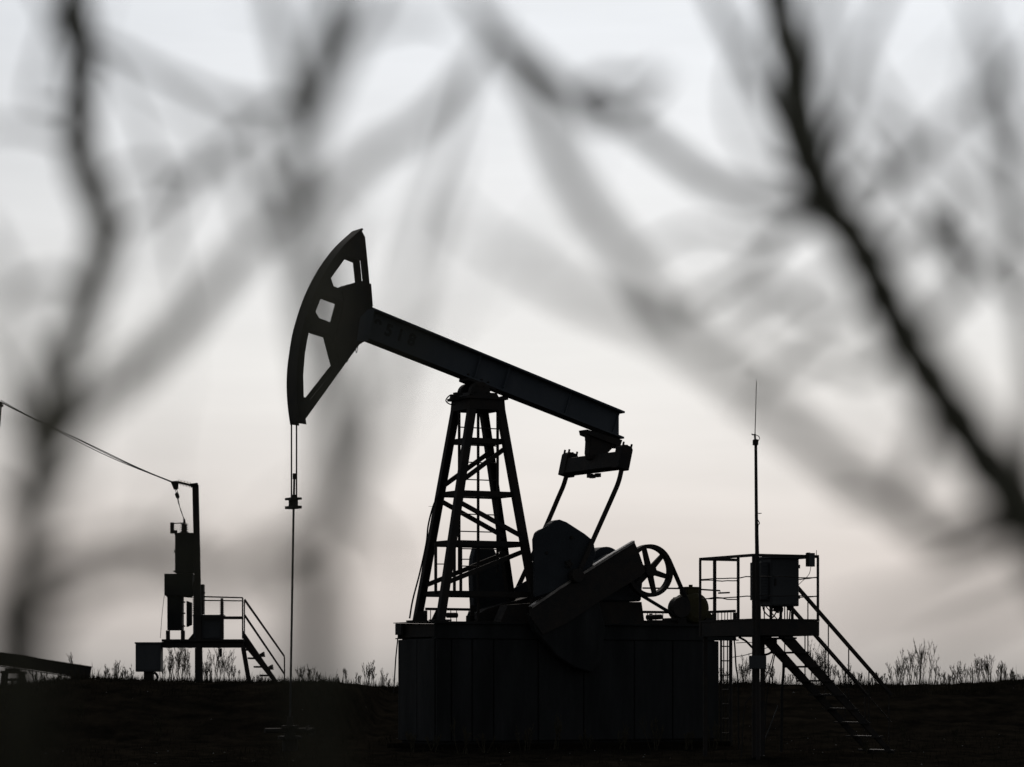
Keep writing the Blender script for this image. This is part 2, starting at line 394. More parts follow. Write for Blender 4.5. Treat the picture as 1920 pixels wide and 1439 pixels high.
# stencilled number on the web
fc = bpy.data.curves.new('number_marking', 'FONT'); fc.body = '9518'; fc.size = 0.31; fc.space_character = 1.6; fc.extrude = 0.0015; fc.offset = 0.011
fo = bpy.data.objects.new('number_tmp', fc); COL.objects.link(fo); dg = bpy.context.evaluated_depsgraph_get()
nm = bpy.data.meshes.new_from_object(fo.evaluated_get(dg)); COL.objects.unlink(fo); bpy.data.objects.remove(fo)
ang = math.atan2(T1.z - T0.z, T1.x - T0.x)
pos = UV(698, 618, -0.0235)
no = bpy.data.objects.new('number_marking', nm); COL.objects.link(no); no.parent = beam; nm.materials.clear(); nm.materials.append(M['digit'])
no.matrix_local = Matrix.Translation(pos) @ Matrix.Rotation(-ang, 4, 'Y') @ Matrix.Rotation(R(90), 4, 'X')

# horse head : two side plates with cut-outs, a curved front plate, hub
PV = 0.155
sil = [(660,434),(625,467),(594,510),(569,560),(550,619),(541,670),(537.6,705),(537.6,738),(540,768),(544,797)]
arc = [(q.x, q.z) for q in smooth_path([Vector((a, 0, b)) for a, b in UZ(sil, 0.215)], 5)]
near_tail = UZ([(574,796),(572.5,786),(648,681),(673,647),(684,640),(698,576),(695,562),(690,505),(684,445),(677,432)], -PV)
outer = arc + near_tail
def arcin(off, i0, i1):
    out = []
    for i in range(i0, i1):
        a, b = arc[max(0, i-1)], arc[min(len(arc)-1, i+1)]
        t = Vector((b[0]-a[0], b[1]-a[1])).normalized(); out.append((arc[i][0] - t.y*off, arc[i][1] + t.x*off))
    return out
holes = [UZ([(651,479),(676,489),(680,527),(666,530),(652,534),(637,542),(625,537),(620,522)], -PV),
         UZ([(604,553),(642,567),(631,609),(598,597),(591,585)], -PV),
         UZ([(580,617),(620,630),(634,683),(582,749),(568,745),(567.5,705),(570,665),(575,635)], -PV)]
holes[2][3:] = UZ([(582,749),(569,745),(568,705),(571,665),(576,635)], -PV)
def plate_with_holes(outer, holes, thick):
    cu = bpy.data.curves.new('tmp', 'CURVE'); cu.dimensions = '2D'; cu.fill_mode = 'BOTH'; cu.extrude = thick/2
    for lp in [outer] + holes:
        sp = cu.splines.new('POLY'); sp.points.add(len(lp)-1); sp.use_cyclic_u = True
        for p, (a, b) in zip(sp.points, lp): p.co = (a, b, 0, 1)
    ob = bpy.data.objects.new('tmp', cu); COL.objects.link(ob)
    me = bpy.data.meshes.new_from_object(ob.evaluated_get(bpy.context.evaluated_depsgraph_get()))
    COL.objects.unlink(ob); bpy.data.objects.remove(ob); return me
head = thing('horse_head', None, None); head.parent = pj
hm = plate_with_holes(outer, holes, 0.03); hm.materials.clear(); hm.materials.append(M['steel'])
for sv in (-1, 1):
    so = bpy.data.objects.new('side_plate', hm); COL.objects.link(so); so.parent = head
    so.matrix_local = Matrix.Translation((0, sv*PV, 0)) @ Matrix.Rotation(R(90), 4, 'X')
ins = arcin(0.035, 0, len(arc))
fp = MB()
for i in range(len(arc)-1):
    a, b, c, d = arc[i], arc[i+1], ins[i+1], ins[i]
    fp.hexa([(a[0],-0.215,a[1]),(b[0],-0.215,b[1]),(c[0],-0.215,c[1]),(d[0],-0.215,d[1]),(a[0],0.215,a[1]),(b[0],0.215,b[1]),(c[0],0.215,c[1]),(d[0],0.215,d[1])])
fp.build('front_plate', 'steel', head)
hub = UZ([(640,547),(655,538),(668,531),(694,533),(697,572),(684,640),(664,650),(649,680),(636,682),(626,632),(634,606),(644,567)], -PV)
MB().prism(hub, -PV-0.02, -PV-0.045).build('hub_plate', 'steel', head)
MB().prism(UZ([(640,548),(655,540),(668,533),(688,536),(690,572),(676,640),(662,650),(648,678),(636,680),(624,632),(627,600),(640,566)], PV), PV+0.02, PV+0.045).build('hub_plate', 'steel', head)
MB().prism(UZ([(664,558),(695,566),(690,640),(655,640)], -PV), -PV+0.02, PV-0.02).build('hub_block', 'steel', head)
MB().prism(UZ([(675,596),(690,580),(702,580),(690,640),(668,640)], -0.19), -0.205, -0.19).build('splice_plate', 'beam', head)
MB().tube(smooth_path([UV(670, 647, -0.17), UV(667, 655, -0.17), UV(668.5, 662, -0.17), UV(671, 650, -0.17)]), 0.006).build('wire_loop', 'black', head)
MB().prism(UZ([(690,560),(700,574),(688,575)], -0.19), -0.19, 0.19).build('head_latch', 'steel', head)
# bridle : two wire ropes, carrier bar, polished rod and clamps
ru = UV(550, 943, 0)
for px, v_ in ((546.5, 0.085), (556, -0.085)):
    MB().tube([UV(px, 790, v_), UV(px, 945, v_)], 0.014, 6).build('wire_rope', 'black', pj)
cb = MB().box(ru + Vector((-0.09,-0.17,-0.11)), ru + Vector((0.09,0.17,-0.06))).box(ru + Vector((-0.09,-0.17,0.05)), ru + Vector((0.09,0.17,0.09)))
for dv in (-0.13, -0.05, 0.05, 0.13): cb.box(ru + Vector((-0.025, dv-0.018, -0.06)), ru + Vector((0.025, dv+0.018, 0.05)))
cb.build('carrier_bar', 'steel', pj)
rc = MB().tube([UV(552, 888, 0), UV(552, 899, 0)], 0.035, 8); rc.tube([UV(551, 928, 0), UV(551, 938, 0)], 0.05, 8); rc.build('rod_clamp', 'steel', pj)
MB().tube([UV(552, 888, 0), UV(550.5, 955, 0), UV(545, 1283, 0), UV(543.5, 1370, 0)], 0.021, 8).build('polished_rod', 'wire', pj)

# equalizer and pitmans
E0 = UV(1115, 869, 0)
ev = 1.02; tl = R(-13)
def er(du, dz): return (E0.x + du*math.cos(tl) - dz*math.sin(tl), E0.z + du*math.sin(tl) + dz*math.cos(tl))
MB().prism([er(-0.11,-0.165), er(0.11,-0.165), er(0.11,0.14), er(-0.11,0.14)], -ev-0.09, ev+0.07).build('equalizer', 'steel', pj, bevel=0.012)
for sv in (-1, 1):
    hb = MB().prism([er(-0.125,-0.19), er(0.125,-0.19), er(0.125,0.22), er(0.08,0.27), er(-0.08,0.27), er(-0.125,0.22)], sv*(ev+0.12), sv*(ev-0.12))
    hob = hb.build('end_bearing', 'steel', pj, bevel=0.012)
    bo = MB()
    for du in (-0.1, 0.1):
        for dv in (-0.085, 0.085):
            a, b = er(du*0.9, 0.21), er(du*0.9, 0.32); bo.tube([(a[0], sv*ev+dv, a[1]), (b[0], sv*ev+dv, b[1])], 0.02, 6)
    bo.build('bolts', 'steel', hob)
tb = MB().prism(UZ([(1098,806),(1164,826),(1160,838),(1100,815)], -0.1), -0.16, 0.16)
tbo = tb.build('bearing_plate', 'steel', pj)
MB().prism(UZ([(1105,812),(1150,826),(1150,838),(1140,848),(1133,862),(1106,862),(1103,850),(1104,835)], -0.06), -0.10, 0.10).build('tail_bearing', 'steel', pj, bevel=0.015)
bo = MB()
for px, py in ((1101, 818), (1101.5, 824), (1150, 836), (1152, 838), (1156, 833)): bo.box(UV(px-2.5, py+3, -0.13), UV(px+2.5, py-3, -0.08))
for px, py in ((1106, 892), (1111, 893), (1121, 891)): bo.box(UV(px-3, py+4, 0)+Vector((0,-.06,0)), UV(px+3, py-3, 0)+Vector((0,.06,0)))
bo.build('bolts', 'steel', tbo)
near_pit = smooth_path([UV(1166, 878, -1.02), UV(1160, 903, -1.03), UV(1149, 930, -1.05), UV(1112, 1013, -1.12), UV(1085, 1075, -1.16)], 5)
far_pit = smooth_path([UV(1062, 893, 1.02), UV(1056, 912, 1.03), UV(1047, 933, 1.05), UV(1022, 991, 1.12), UV(970, 1104, 1.16)], 5)
MB().tube(near_pit, 0.046, 10).build('pitman_arm', 'steel', pj, smooth=True)
MB().tube(far_pit, 0.046, 10).build('pitman_arm', 'steel', pj, smooth=True)

# cranks with their sector weights
CN = -0.95
upper = [(1003,1120),(1003,1075),(1001,1012),(1005,999),(1012,994),(1022,990),(1027,983),(1035,977),(1045,975),(1058,980),(1075,991),(1092,1002),(1108,1015),(1112,1040),(1100,1085),(1070,1100)]
arm = [(1187,1014),(1196,1034),(1209,1072),(1200,1081),(1118,1131),(1063,1168),(1017,1190),(992,1155),(994,1137),(1045,1102),(1142,1041)]
lower = [(990,1150),(1001,1186),(1040,1231),(1072,1252),(1105,1262),(1122,1240),(1130,1180),(1118,1128),(1050,1165)]
cw = MB().prism(UZ(upper, CN), CN-0.11, CN+0.09).build('counterweight', 'crank', pj, bevel=0.02)
MB().prism(UZ([(1003,1120),(1003,1075),(1001,1012),(1005,999),(1012,994),(1028,985),(1066,1046),(1062,1100)], CN-0.12), CN-0.125, CN-0.112).build('weight_plate', 'crank', cw)
bo = MB()
for px, py in ((1072, 1008), (1025, 1037)): q = UV(px, py, CN-0.13); bo.disc((q.x, q.z), 0.028, CN-0.15, CN-0.10, 8)
bo.build('bolts', 'steel', cw)
MB().prism(UZ(lower, CN), CN-0.11, CN+0.09).build('counterweight', 'panel', pj, bevel=0.02)
ca = MB().prism(UZ(arm, CN-0.12), CN-0.145, CN-0.113)
tops = UZ([(1187,1014),(1142,1041),(1045,1102),(994,1137)], CN-0.12); inn = UZ([(1188,1018),(1144,1045),(1047,1106),(996,1141)], CN-0.12)
crank = ca.build('crank_arm', 'steel', pj)
cf_ = MB()
for i in range(3): cf_.prism([tops[i], tops[i+1], inn[i+1], inn[i]], CN-0.17, CN-0.146); cf_.prism([tops[i], tops[i+1], inn[i+1], inn[i]], CN-0.112, CN-0.06)
cf_.build('arm_flange', 'rim_lit', crank)  # bright strips painted in as the sunlit upper edge of the arm
q = UV(1080, 1080, -1.16)
MB().disc((q.x, q.z), 0.13, CN-0.15, -1.26, 18).build('crank_pin', 'steel', pj, bevel=0.01)
q = UV(1067, 1058, -1.12); bo = MB()
for j in range(5): a = j*1.26; bo.disc((q.x+0.07*math.cos(a), q.z+0.07*math.sin(a)), 0.02, -1.10, -1.14, 6)
bo.disc((q.x, q.z), 0.05, -1.09, -1.13, 12); bo.build('pin_bolts', 'steel', pj)
FV2 = 0.95
far_up = [(886,1150),(883,1105),(882,1070),(884,1045),(889,1026),(897,1020),(906,1018),(919,1022),(930,1045),(942,1068),(953,1090),(963,1112),(960,1160)]
far_arm = [(1090,1032),(927,1128),(885,1147),(880,1160),(905,1195),(965,1190),(1110,1100)]
MB().prism(UZ(far_up, FV2), FV2-0.09, FV2+0.11).build('counterweight', 'crank', pj, bevel=0.02)
MB().prism(UZ(far_arm, FV2), FV2+0.113, FV2+0.145).build('crank_arm', 'crank', pj)
# gear reducer on its pedestal
GV = 0.42
gb = MB().prism(UZ([(1085,1128),(1100,1095),(1120,1060),(1150,1040),(1178,1032),(1200,1050),(1206,1090),(1203,1128)], -GV), -GV, GV).build('gear_reducer', 'crank', pj, bevel=0.03)
c = UV(1131, 1062, 0.2); MB().disc((c.x, c.z), 0.37, 0.05, 0.40, 36).build('gear_cover', 'crank', gb, bevel=0.02)
c = UV(1145, 1085, -GV); MB().disc((c.x, c.z), 0.17, -0.82, -GV-0.001, 20).build('shaft', 'steel', gb)
c2 = UV(1145, 1085, GV); MB().disc((c.x, c.z), 0.17, GV+0.001, 1.06, 20).build('shaft', 'steel', gb)
MB().prism(UZ([(1075,1172),(1085,1129),(1203,1129),(1209,1172)], -GV), -GV, GV).build('pedestal', 'steel', pj)
MB().prism(UZ([(888,1170),(893,1150),(905,1143),(985,1120),(1075,1120),(1080,1172)], 0.35), 0.2, 0.5).build('base_rail', 'steel', pj)
MB().prism(UZ([(930,1170),(945,1135),(1075,1125),(1080,1170)], -0.35), -0.5, -0.2).build('base_rail', 'steel', pj)
MB().tube([UV(838, 1154, 0.2), UV(857, 1154, 0.2)], 0.05, 10).build('anchor_pipe', 'steel', pj)
MB().box(UV(883, 1165, 0.3), UV(890, 1135, 0.3)+Vector((0,.05,0))).build('bracket', 'steel', pj)
MB().box(UV(876, 1166, 0.3), UV(890, 1155, 0.3)+Vector((0,.05,0))).build('bracket', 'steel', pj)
# belt pulley
PVV = -0.66
pc = UV(1217, 1070.5, PVV); pr = abs(UV(1217, 1021, PVV).z - pc.z)
pl = MB().ring((pc.x, pc.z), pr*0.845, pr, PVV-0.07, PVV+0.07, 56).build('belt_pulley', 'steel', pj)
for j in range(6):
    a = R(45 + 60*j)
    ca_, sa_ = math.cos(a), math.sin(a); r0, r1 = pr*0.2, pr*0.855
    w0, w1 = 0.055, 0.04
    P = [(pc.x + r*ca_ - s*sa_, pc.z + r*sa_ + s*ca_) for r, s in ((r0,-w0),(r1,-w1),(r1,w1),(r0,w0))]
    MB().prism(P, PVV-0.03, PVV+0.03).build('spoke', 'steel', pl)
MB().disc((pc.x, pc.z), pr*0.24, PVV-0.09, PVV+0.2, 20).build('hub', 'steel', pl, bevel=0.01)
# electric motor with its pulley and belt
mo = thing('electric_motor', None, None); mo.parent = pj
mc = UV(1275, 1139, PVV); mr = 0.20
MB().disc((mc.x, mc.z), mr, PVV-0.07, PVV+0.07, 28).build('motor_pulley', 'steel', mo)
dx, dz = mc.x-pc.x, mc.z-pc.z; dd = math.hypot(dx, dz); base = math.atan2(dz, dx); off = math.acos((pr-mr)/dd)
for sg in (1, -1):
    a = base + sg*off; n_ = Vector((math.cos(a), 0, math.sin(a)))
    p, q = Vector((pc.x, PVV, pc.z)) + n_*(pr-0.005), Vector((mc.x, PVV, mc.z)) + n_*(mr-0.005)
    MB().bar(p, q, 0.11, 0.035, up=n_).build('belt', 'black', pj)
def motor_prof(py): return UV(1297, py, -0.1)
mz = UV(1294, 1141, -0.3).z; mu = UV(1296, 1134, -0.3).x
mr2 = 0.29
body = MB().lathe((mu, -0.54, mz), (0,1,0), [(0,0.2),(0.03,0.27),(0.06,mr2),(0.12,mr2+0.01),(0.5,mr2),(0.6,0.26),(0.72,0.24),(0.74,0.1)], 28)
mb_ = body.build('motor_body', 'motor', mo, smooth=False)
fn = MB()
for j in range(26):
    a = 2*math.pi*j/26; d = Vector((math.cos(a), 0, math.sin(a)))
    if d.z > 0.75: continue
    c0 = Vector((mu, -0.42, mz)) + d*(mr2-0.01); fn.bar(c0 + d*0.015, c0 + d*0.015 + Vector((0,0.4,0)), 0.012, 0.05, up=d)
fn.build('cooling_fins', 'motor', mb_)
MB().box((mu-0.15, -0.40, mz+mr2-0.02), (mu+0.14, -0.1, mz+mr2+0.10)).build('terminal_box', 'motor', mo, bevel=0.015)
MB().box((mu-0.17, -0.42, mz+mr2+0.101), (mu+0.16, -0.08, mz+mr2+0.125)).build('box_lid', 'motor', mo)
MB().tube([(mu+0.02, -0.25, mz+mr2+0.12), (mu+0.02, -0.25, mz+mr2+0.17)], 0.04, 8).build('lifting_eye', 'motor', mo)
MB().prism(UZ([(1300,1113),(1315,1116),(1321,1136),(1337,1159),(1338,1173),(1295,1173)], -0.3), -0.33, -0.28).build('belt_guard', 'motor', mo)
for px in (1262, 1313):
    q = UV(px, 1160, -0.3); MB().box((q.x, -0.5, deck), (q.x+0.18, 0.1, mz-mr2+0.10)).build('motor_foot', 'steel', mo)
q0, q1 = UV(1210, 1163, -0.3), UV(1335, 1160, -0.3)
MB().box((q0.x, -0.42, deck), (q1.x, -0.36, deck+0.07)).build('slide_rail', 'steel', mo)
MB().box((q0.x, 0.0, deck), (q1.x, 0.06, deck+0.07)).build('slide_rail', 'steel', mo)
MB().tube([UV(1213, 1158, 0.4), UV(1240, 1157, 0.4)], 0.05, 10).build('pipe_end', 'steel', mo)
# brake lever
MB().tube([UV(1205, 1103, 0.1), UV(1290, 1104, 0.1), UV(1350, 1108, 0.1), UV(1351, 1112, 0.1), UV(1347, 1112.5, 0.1), UV(1368, 1111.5, 0.1)], 0.016, 6).build('brake_lever', 'steel', pj)

# wellhead under the polished rod
wp = UV(544, 1370, 0); wx = OX + wp.x*CT; wy = OY + wp.x*ST
wh = thing('wellhead', 'low dark wellhead that the thin polished rod enters', 'wellhead', (wx, wy, 0), TH)
MB().lathe((0,0,-0.05), (0,0,1), [(0,0.14),(0.25,0.14),(0.251,0.22),(0.31,0.22),(0.311,0.1),(0.45,0.1),(0.451,0.16),(0.5,0.16),(0.501,0.06),(0.66,0.05)], 16).build('casing', 'steel', wh)
MB().tube([(-0.5,0,0.36),(0.5,0,0.36)], 0.045, 10).build('flow_line', 'steel', wh)
MB().ring((0.32,0.36), 0.08, 0.10, -0.2, -0.18, 20).build('valve_wheel', 'steel', wh)
MB().tube([(0.32,-0.19,0.36),(0.32,0,0.36)], 0.015, 6).build('valve_stem', 'steel', wh)

# ---------------------------------------------------------------- control platform (right)
PN = Vector((W(1413, 1160, 47).x, 47.0)); PA = R(26)
e1 = Vector((math.cos(PA), math.sin(PA))); e2 = Vector((-math.sin(PA), math.cos(PA)))
l1, l2 = 1.24, 1.78
def P(a, b, z): q = PN + e1*a + e2*b; return Vector((q.x, q.y, z))
dz1 = W(1410, 1160, 47).z; dz0 = dz1 - 0.27; rt = W(1413, 1041, 47).z
po = P(l1/2, l2/2, 0)
pf = thing('control_platform', 'railed steel platform with a steep stair right of the pumpjack', 'platform', po)
def pb(mb, name, mat='steel', parent=pf, **k): return mb.build(name, mat, parent, po, **k)
pb(MB().hexa([P(0,0,dz1-0.03),P(l1,0,dz1-0.03),P(l1,l2,dz1-0.03),P(0,l2,dz1-0.03),P(0,0,dz1),P(l1,0,dz1),P(l1,l2,dz1),P(0,l2,dz1)]), 'deck')
for a0, b0, a1, b1 in ((0,0.04,l1,0.04),(0,l2-0.04,l1,l2-0.04),(0.04,0.08,0.04,l2-0.08),(l1-0.04,0.08,l1-0.04,l2-0.08),(l1/2,0.08,l1/2,l2-0.08)):
    pb(MB().bar(P(a0,b0,(dz0+dz1-0.03)/2), P(a1,b1,(dz0+dz1-0.03)/2), 0.06, dz1-0.03-dz0-0.004), 'deck_beam')
for a, b in ((0.03,0.03),(l1-0.04,0.9),(0.1,l2-0.05),(l1-0.04,l2-0.05)):
    if (a, b) == (l1-0.04, 0.9): continue
    pb(MB().bar(P(a,b,-0.05), P(a,b,dz0), 0.07, 0.07, up=(0,1,0)), 'support_leg')
pts = [(0.02,0.02),(l1-0.02,0.02),(l1-0.02,l2-0.02),(0.02,l2-0.02)]
posts = [(0.02,0.02,0.065),(l1-0.02,0.02,0.04),(0.02,0.52,0.045),(0.02,l2*0.72,0.055),(0.02,l2-0.02,0.04),(0.75,l2-0.02,0.035)]
for a, b, w in posts:
    pb(MB().bar(P(a,b,dz1), P(a,b,rt-0.02), w, w, up=(0,1,0)), 'rail_post')
runs = [((0.02,0.02),(l1-0.02,0.02)), ((0.02,0.02),(0.02,l2-0.02)), ((0.02,l2-0.02),(0.75,l2-0.02)), ((l1-0.02,0.02),(l1-0.02,l2*0.55))]
for (a0,b0),(a1,b1) in runs:
    pb(MB().bar(P(a0,b0,rt), P(a1,b1,rt), 0.045, 0.045), 'top_rail')
    for fr in (0.36, 0.66):
        zz = dz1 + (rt-dz1)*fr
        n_ = 7; pt = [P(a0+(a1-a0)*i/n_, b0+(b1-b0)*i/n_, zz + random.uniform(-0.012,0.012)) for i in range(n_+1)]
        pb(MB().tube(pt, 0.009, 6), 'mid_rail')
# stair : runs along e1 on the far side of the deck
def S(t, w, z=0.0):   # t metres along the run from the deck, w across (0 = near stringer)
    q = PN + e1*(l1 + 0.38 + t) + e2*(l2 + 0.04 + w); return Vector((q.x, q.y, z))
run = 2.28; ztop_s = dz1 - 0.05; pitch = ztop_s / run
pb(MB().hexa([P(l1-0.75,l2+0.005,dz0+0.02),P(l1+0.3,l2+0.005,dz0+0.02),P(l1+0.3,l2+0.78,dz0+0.02),P(l1-0.75,l2+0.78,dz0+0.02),P(l1-0.75,l2+0.005,dz1-0.01),P(l1+0.3,l2+0.005,dz1-0.01),P(l1+0.3,l2+0.78,dz1-0.01),P(l1-0.75,l2+0.78,dz1-0.01)]), 'landing')
stair = thing('stair', None, None); stair.parent = pf
for w in (0.0, 0.66):
    m = MB(); th = 0.05
    a, b = S(-0.1, w, ztop_s+0.1*pitch), S(run, w, 0)
    dn = Vector((0,0,-0.24))
    off = Vector((e2.x, e2.y, 0))*th
    m.hexa([a+dn, b+dn*0.4, b+dn*0.4+off, a+dn+off, a, b, b+off, a+off]); pb(m, 'stringer', parent=stair)
for i in range(9):
    t = run*(i+0.6)/9.2; z = ztop_s - pitch*t
    m = MB(); a = S(t-0.12, -0.06, z-0.10); b = S(t+0.12, -0.06, z-0.10); c = S(t+0.12, 0.78, z-0.10); d = S(t-0.12, 0.78, z-0.10); u_ = Vector((0,0,0.03))
    m.hexa([a,b,c,d,a+u_,b+u_,c+u_,d+u_]); pb(m, 'tread', parent=stair)
for w, rr in ((-0.03, 0.03), (0.72, 0.025)):
    pb(MB().bar(S(-0.05, w, ztop_s+0.92+0.05*pitch), S(run-0.1, w, 0.92+0.1*pitch), 0.05, 0.055), 'handrail', parent=stair)
    pb(MB().tube([S(-0.05, w, ztop_s+0.45+0.05*pitch), S(run-0.1, w, 0.45+0.1*pitch)], 0.010, 6), 'mid_rail', parent=stair)
    for i in range(6):
        t = 0.1 + (run-0.25)*i/5; z = ztop_s - pitch*t
        pb(MB().tube([S(t, w, z-0.05), S(t, w, z+0.9)], 0.011, 6), 'baluster', parent=stair)

# control cabinet on the platform
cl = P(0.40, 0.30, dz1)
cc = thing('control_cabinet', 'square grey control cabinet on legs on the railed platform', 'cabinet', P(0.6, 0.5, dz1))
def cbld(mb, name, mat='cabinet', **k): return mb.build(name, mat, cc, P(0.6,0.5,dz1), **k)
def cbox(a0,b0,z0,a1,b1,z1):
    return MB().hexa([P(a0,b0,z0),P(a1,b0,z0),P(a1,b1,z0),P(a0,b1,z0),P(a0,b0,z1),P(a1,b0,z1),P(a1,b1,z1),P(a0,b1,z1)])
cz0, cz1 = W(1470,1136,47.4).z, W(1470,1046,47.4).z
ca0 = (W(1447,1100,47.4).x - P(0,0.35,0).x)/e1.x; ca1 = ca0 + 0.535
cbld(cbox(ca0,0.35,cz0,ca1,0.80,cz1), 'body', bevel=0.012)
cbld(cbox(ca0+0.02,0.338,cz0+0.03,ca1-0.02,0.348,cz1-0.03), 'door', bevel=0.004)
dr_ = bpy.data.objects['door.001'] if False else None
cbld(cbox(ca0+0.06,0.32,(cz0+cz1)/2-0.06,ca0+0.085,0.337,(cz0+cz1)/2+0.06), 'handle', 'steel')
for z_ in (cz0+0.12, cz1-0.16): cbld(cbox(ca1-0.018,0.325,z_,ca1+0.004,0.337,z_+0.06), 'hinge', 'steel')
cbld(cbox(ca0-0.03,0.31,cz1+0.002,ca1+0.02,0.84,cz1+0.03), 'rain_hood')
sv_ = cbox(ca0-0.14,0.42,cz0+0.1,ca0-0.002,0.78,cz1-0.06); sidebox = cbld(sv_, 'side_box', bevel=0.008)
m = MB()
for i in range(12):
    z = cz0+0.14+i*0.046; m.hexa([P(ca0-0.13,0.405,z),P(ca0-0.01,0.405,z),P(ca0-0.01,0.418,z),P(ca0-0.13,0.418,z),P(ca0-0.13,0.412,z+0.03),P(ca0-0.01,0.412,z+0.03),P(ca0-0.01,0.418,z+0.03),P(ca0-0.13,0.418,z+0.03)])
m.build('louvres', 'cabinet', sidebox, P(0.6,0.5,dz1))
for a, b in ((ca0+0.03,0.4),(ca1-0.1,0.4),(ca0+0.03,0.76),(ca1-0.1,0.76)):
    cbld(MB().bar(P(a,b,dz1), P(a,b,cz0), 0.045, 0.045, up=(0,1,0)), 'leg', 'steel')
for a in (0.09, 0.16, 0.21, 0.27, 0.42):
    z0 = cz0 - random.uniform(0.06, 0.2)
    cbld(MB().tube([P(ca0+a,0.5,cz0), P(ca0+a+0.01,0.5,(cz0+z0)/2), P(ca0+a,0.5,z0)], [0.035,0.028,0.03], 8), 'cable_gland', 'black')
for pl_ in ([(ca0-0.1,0.45,cz0+0.02),(ca0-0.06,0.45,dz1+0.12),(ca0+0.08,0.45,dz1+0.03),(ca0+0.2,0.5,dz1+0.14),(ca0+0.22,0.5,cz0)],
            [(ca0+0.3,0.5,cz0),(ca0+0.31,0.5,dz1+0.15),(ca0+0.24,0.5,dz1+0.0)],
            [(ca0+0.46,0.5,cz0),(ca0+0.45,0.5,dz1+0.1),(ca0+0.44,0.5,dz1)]):
    cbld(MB().tube(smooth_path([P(*t) for t in pl_]), 0.012, 6), 'cable', 'black')
# small box clamped on the rail
fb_ = thing('floodlight', 'small square lamp box clamped to the top rail beside the cabinet', 'floodlight', P(l1-0.2, 0, rt))
def fbld(mb, name, mat='steel'): return mb.build(name, mat, fb_, P(l1-0.2,0,rt))
fa = (W(1510.5,1050,47.4).x - P(0,0,0).x)/e1.x
fbld(cbox(fa,-0.08,rt-0.17,fa+0.13,-0.006,rt+0.05), 'housing')
fbld(cbox(fa+0.01,-0.092,rt-0.16,fa+0.12,-0.082,rt+0.04), 'front_glass', 'cabinet')
fbld(cbox(fa+0.05,-0.004,rt-0.05,fa+0.09,0.05,rt+0.06), 'clamp')
fbld(MB().tube(smooth_path([P(fa+0.08,-0.04,rt-0.17),P(fa+0.05,-0.02,rt-0.3),P(fa-0.02,0.1,rt-0.42),P(fa-0.06,0.2,rt-0.5)]), 0.005, 5), 'lead', 'black')
fbld(MB().tube([P(l1-0.06,0,rt+0.02), P(l1-0.06,0,rt+0.1)], 0.005, 5), 'spike')
# antenna mast
mq = W(1420.5, 1283, 46.8)
ma = thing('antenna_mast', 'tall slim pole with a whip antenna standing at the platform corner', 'antenna mast', (mq.x, 46.8, 0))
def mbld(mb, name, mat='steel', **k): return mb.build(name, mat, ma, (mq.x, 46.8, 0), **k)
mbld(MB().tube([W(1421.5,1425,46.8), W(1420,1100,46.8), W(1418.5,1000,46.8), W(1417,824,46.8)], [0.035,0.032,0.028,0.024], 10), 'pole')
mbld(MB().tube([W(1416,832,46.75), W(1415.5,814,46.75)], 0.016, 8), 'antenna_base')
mbld(MB().tube([W(1415.5,816,46.75), W(1417,770,46.75), W(1418.3,714,46.75)], [0.008,0.007,0.006], 6), 'whip_antenna', 'wire')
mbld(MB().box(W(1412.5,834,46.7), W(1420.5,826,46.85)), 'clamp')
mbld(MB().tube(smooth_path([W(1416,817,46.75),W(1410,814,46.75),W(1411,816,46.75),W(1416,816,46.75),W(1422,818,46.75),W(1424,823,46.75),W(1420,829,46.75)]), 0.006, 5), 'antenna_lead', 'black')
mbld(MB().tube([W(1419,963,46.8), W(1428,963,46.8)], 0.007, 5), 'step_bolt')
mbld(MB().tube(smooth_path([W(1421,975,46.75), W(1424,982,46.75), W(1421.5,987,46.75), W(1422,1020,46.75), W(1423,1060,46.75), W(1424,1150,46.75), W(1425,1235,46.75)]), 0.008, 5), 'feed_cable', 'black')
# junction box on the mast
jb = thing('junction_box', 'square junction box fixed low on the mast below the platform', 'junction box', W(1420.5,1256,46.7))
jo = W(1420.5,1256,46.7)
MB().box(W(1406,1255,46.55), W(1435,1230,46.74)).build('box_body', 'cabinet', jb, jo, bevel=0.008)
MB().box(W(1407.5,1253.5,46.535), W(1433.5,1231.5,46.547)).build('lid', 'cabinet', jb, jo)
MB().bar(W(1406,1243,46.755), W(1436,1243,46.755), 0.03, 0.05).build('strap', 'steel', jb, jo)
# loose cables below the platform
def cable(name, label, pts, D, r, mat='black', group='cables hanging under the control platform'):
    o = MB().tube(smooth_path([W(a, b, D + (c[0] if c else 0)) for a, b, *c in pts]), r, 6).build(name, mat, None, W(pts[-1][0], pts[-1][1], D))
    tag(o, label, 'cable', group); return o
cable('power_cable', 'thick black cable looping from the foundation frame under the platform', [(1385,1195),(1398,1202),(1410,1214),(1420,1222),(1432,1228),(1445,1224),(1452,1212),(1453,1198)], 48.0, 0.018)
cable('power_cable', 'black cable dropping from the platform to the ground left of the stair', [(1456,1198),(1455,1215),(1448,1250),(1441,1285),(1436,1330),(1432,1418)], 48.1, 0.011)
cable('power_cable', 'thin black cable curving from the platform down past the junction box', [(1453,1210),(1448,1235),(1438,1265),(1428,1284),(1405,1310),(1396,1330),(1390,1420)], 47.7, 0.009)
cable('power_cable', 'black cable hanging beside the access ladder of the foundation', [(1376,1195),(1378,1215),(1380,1250),(1384,1285),(1385,1405)], 49.0, 0.014)
cable('power_cable', 'thick conduit dropping beneath the far stair stringer', [(1469,1232),(1469,1260),(1466,1300),(1466,1330),(1465,1410)], 49.6, 0.026)
cable('guy_wire', 'taut pale stay wire slanting from the conduit to the ground', [(1459,1322),(1440,1372),(1421,1412)], 49.4, 0.010, 'wire')
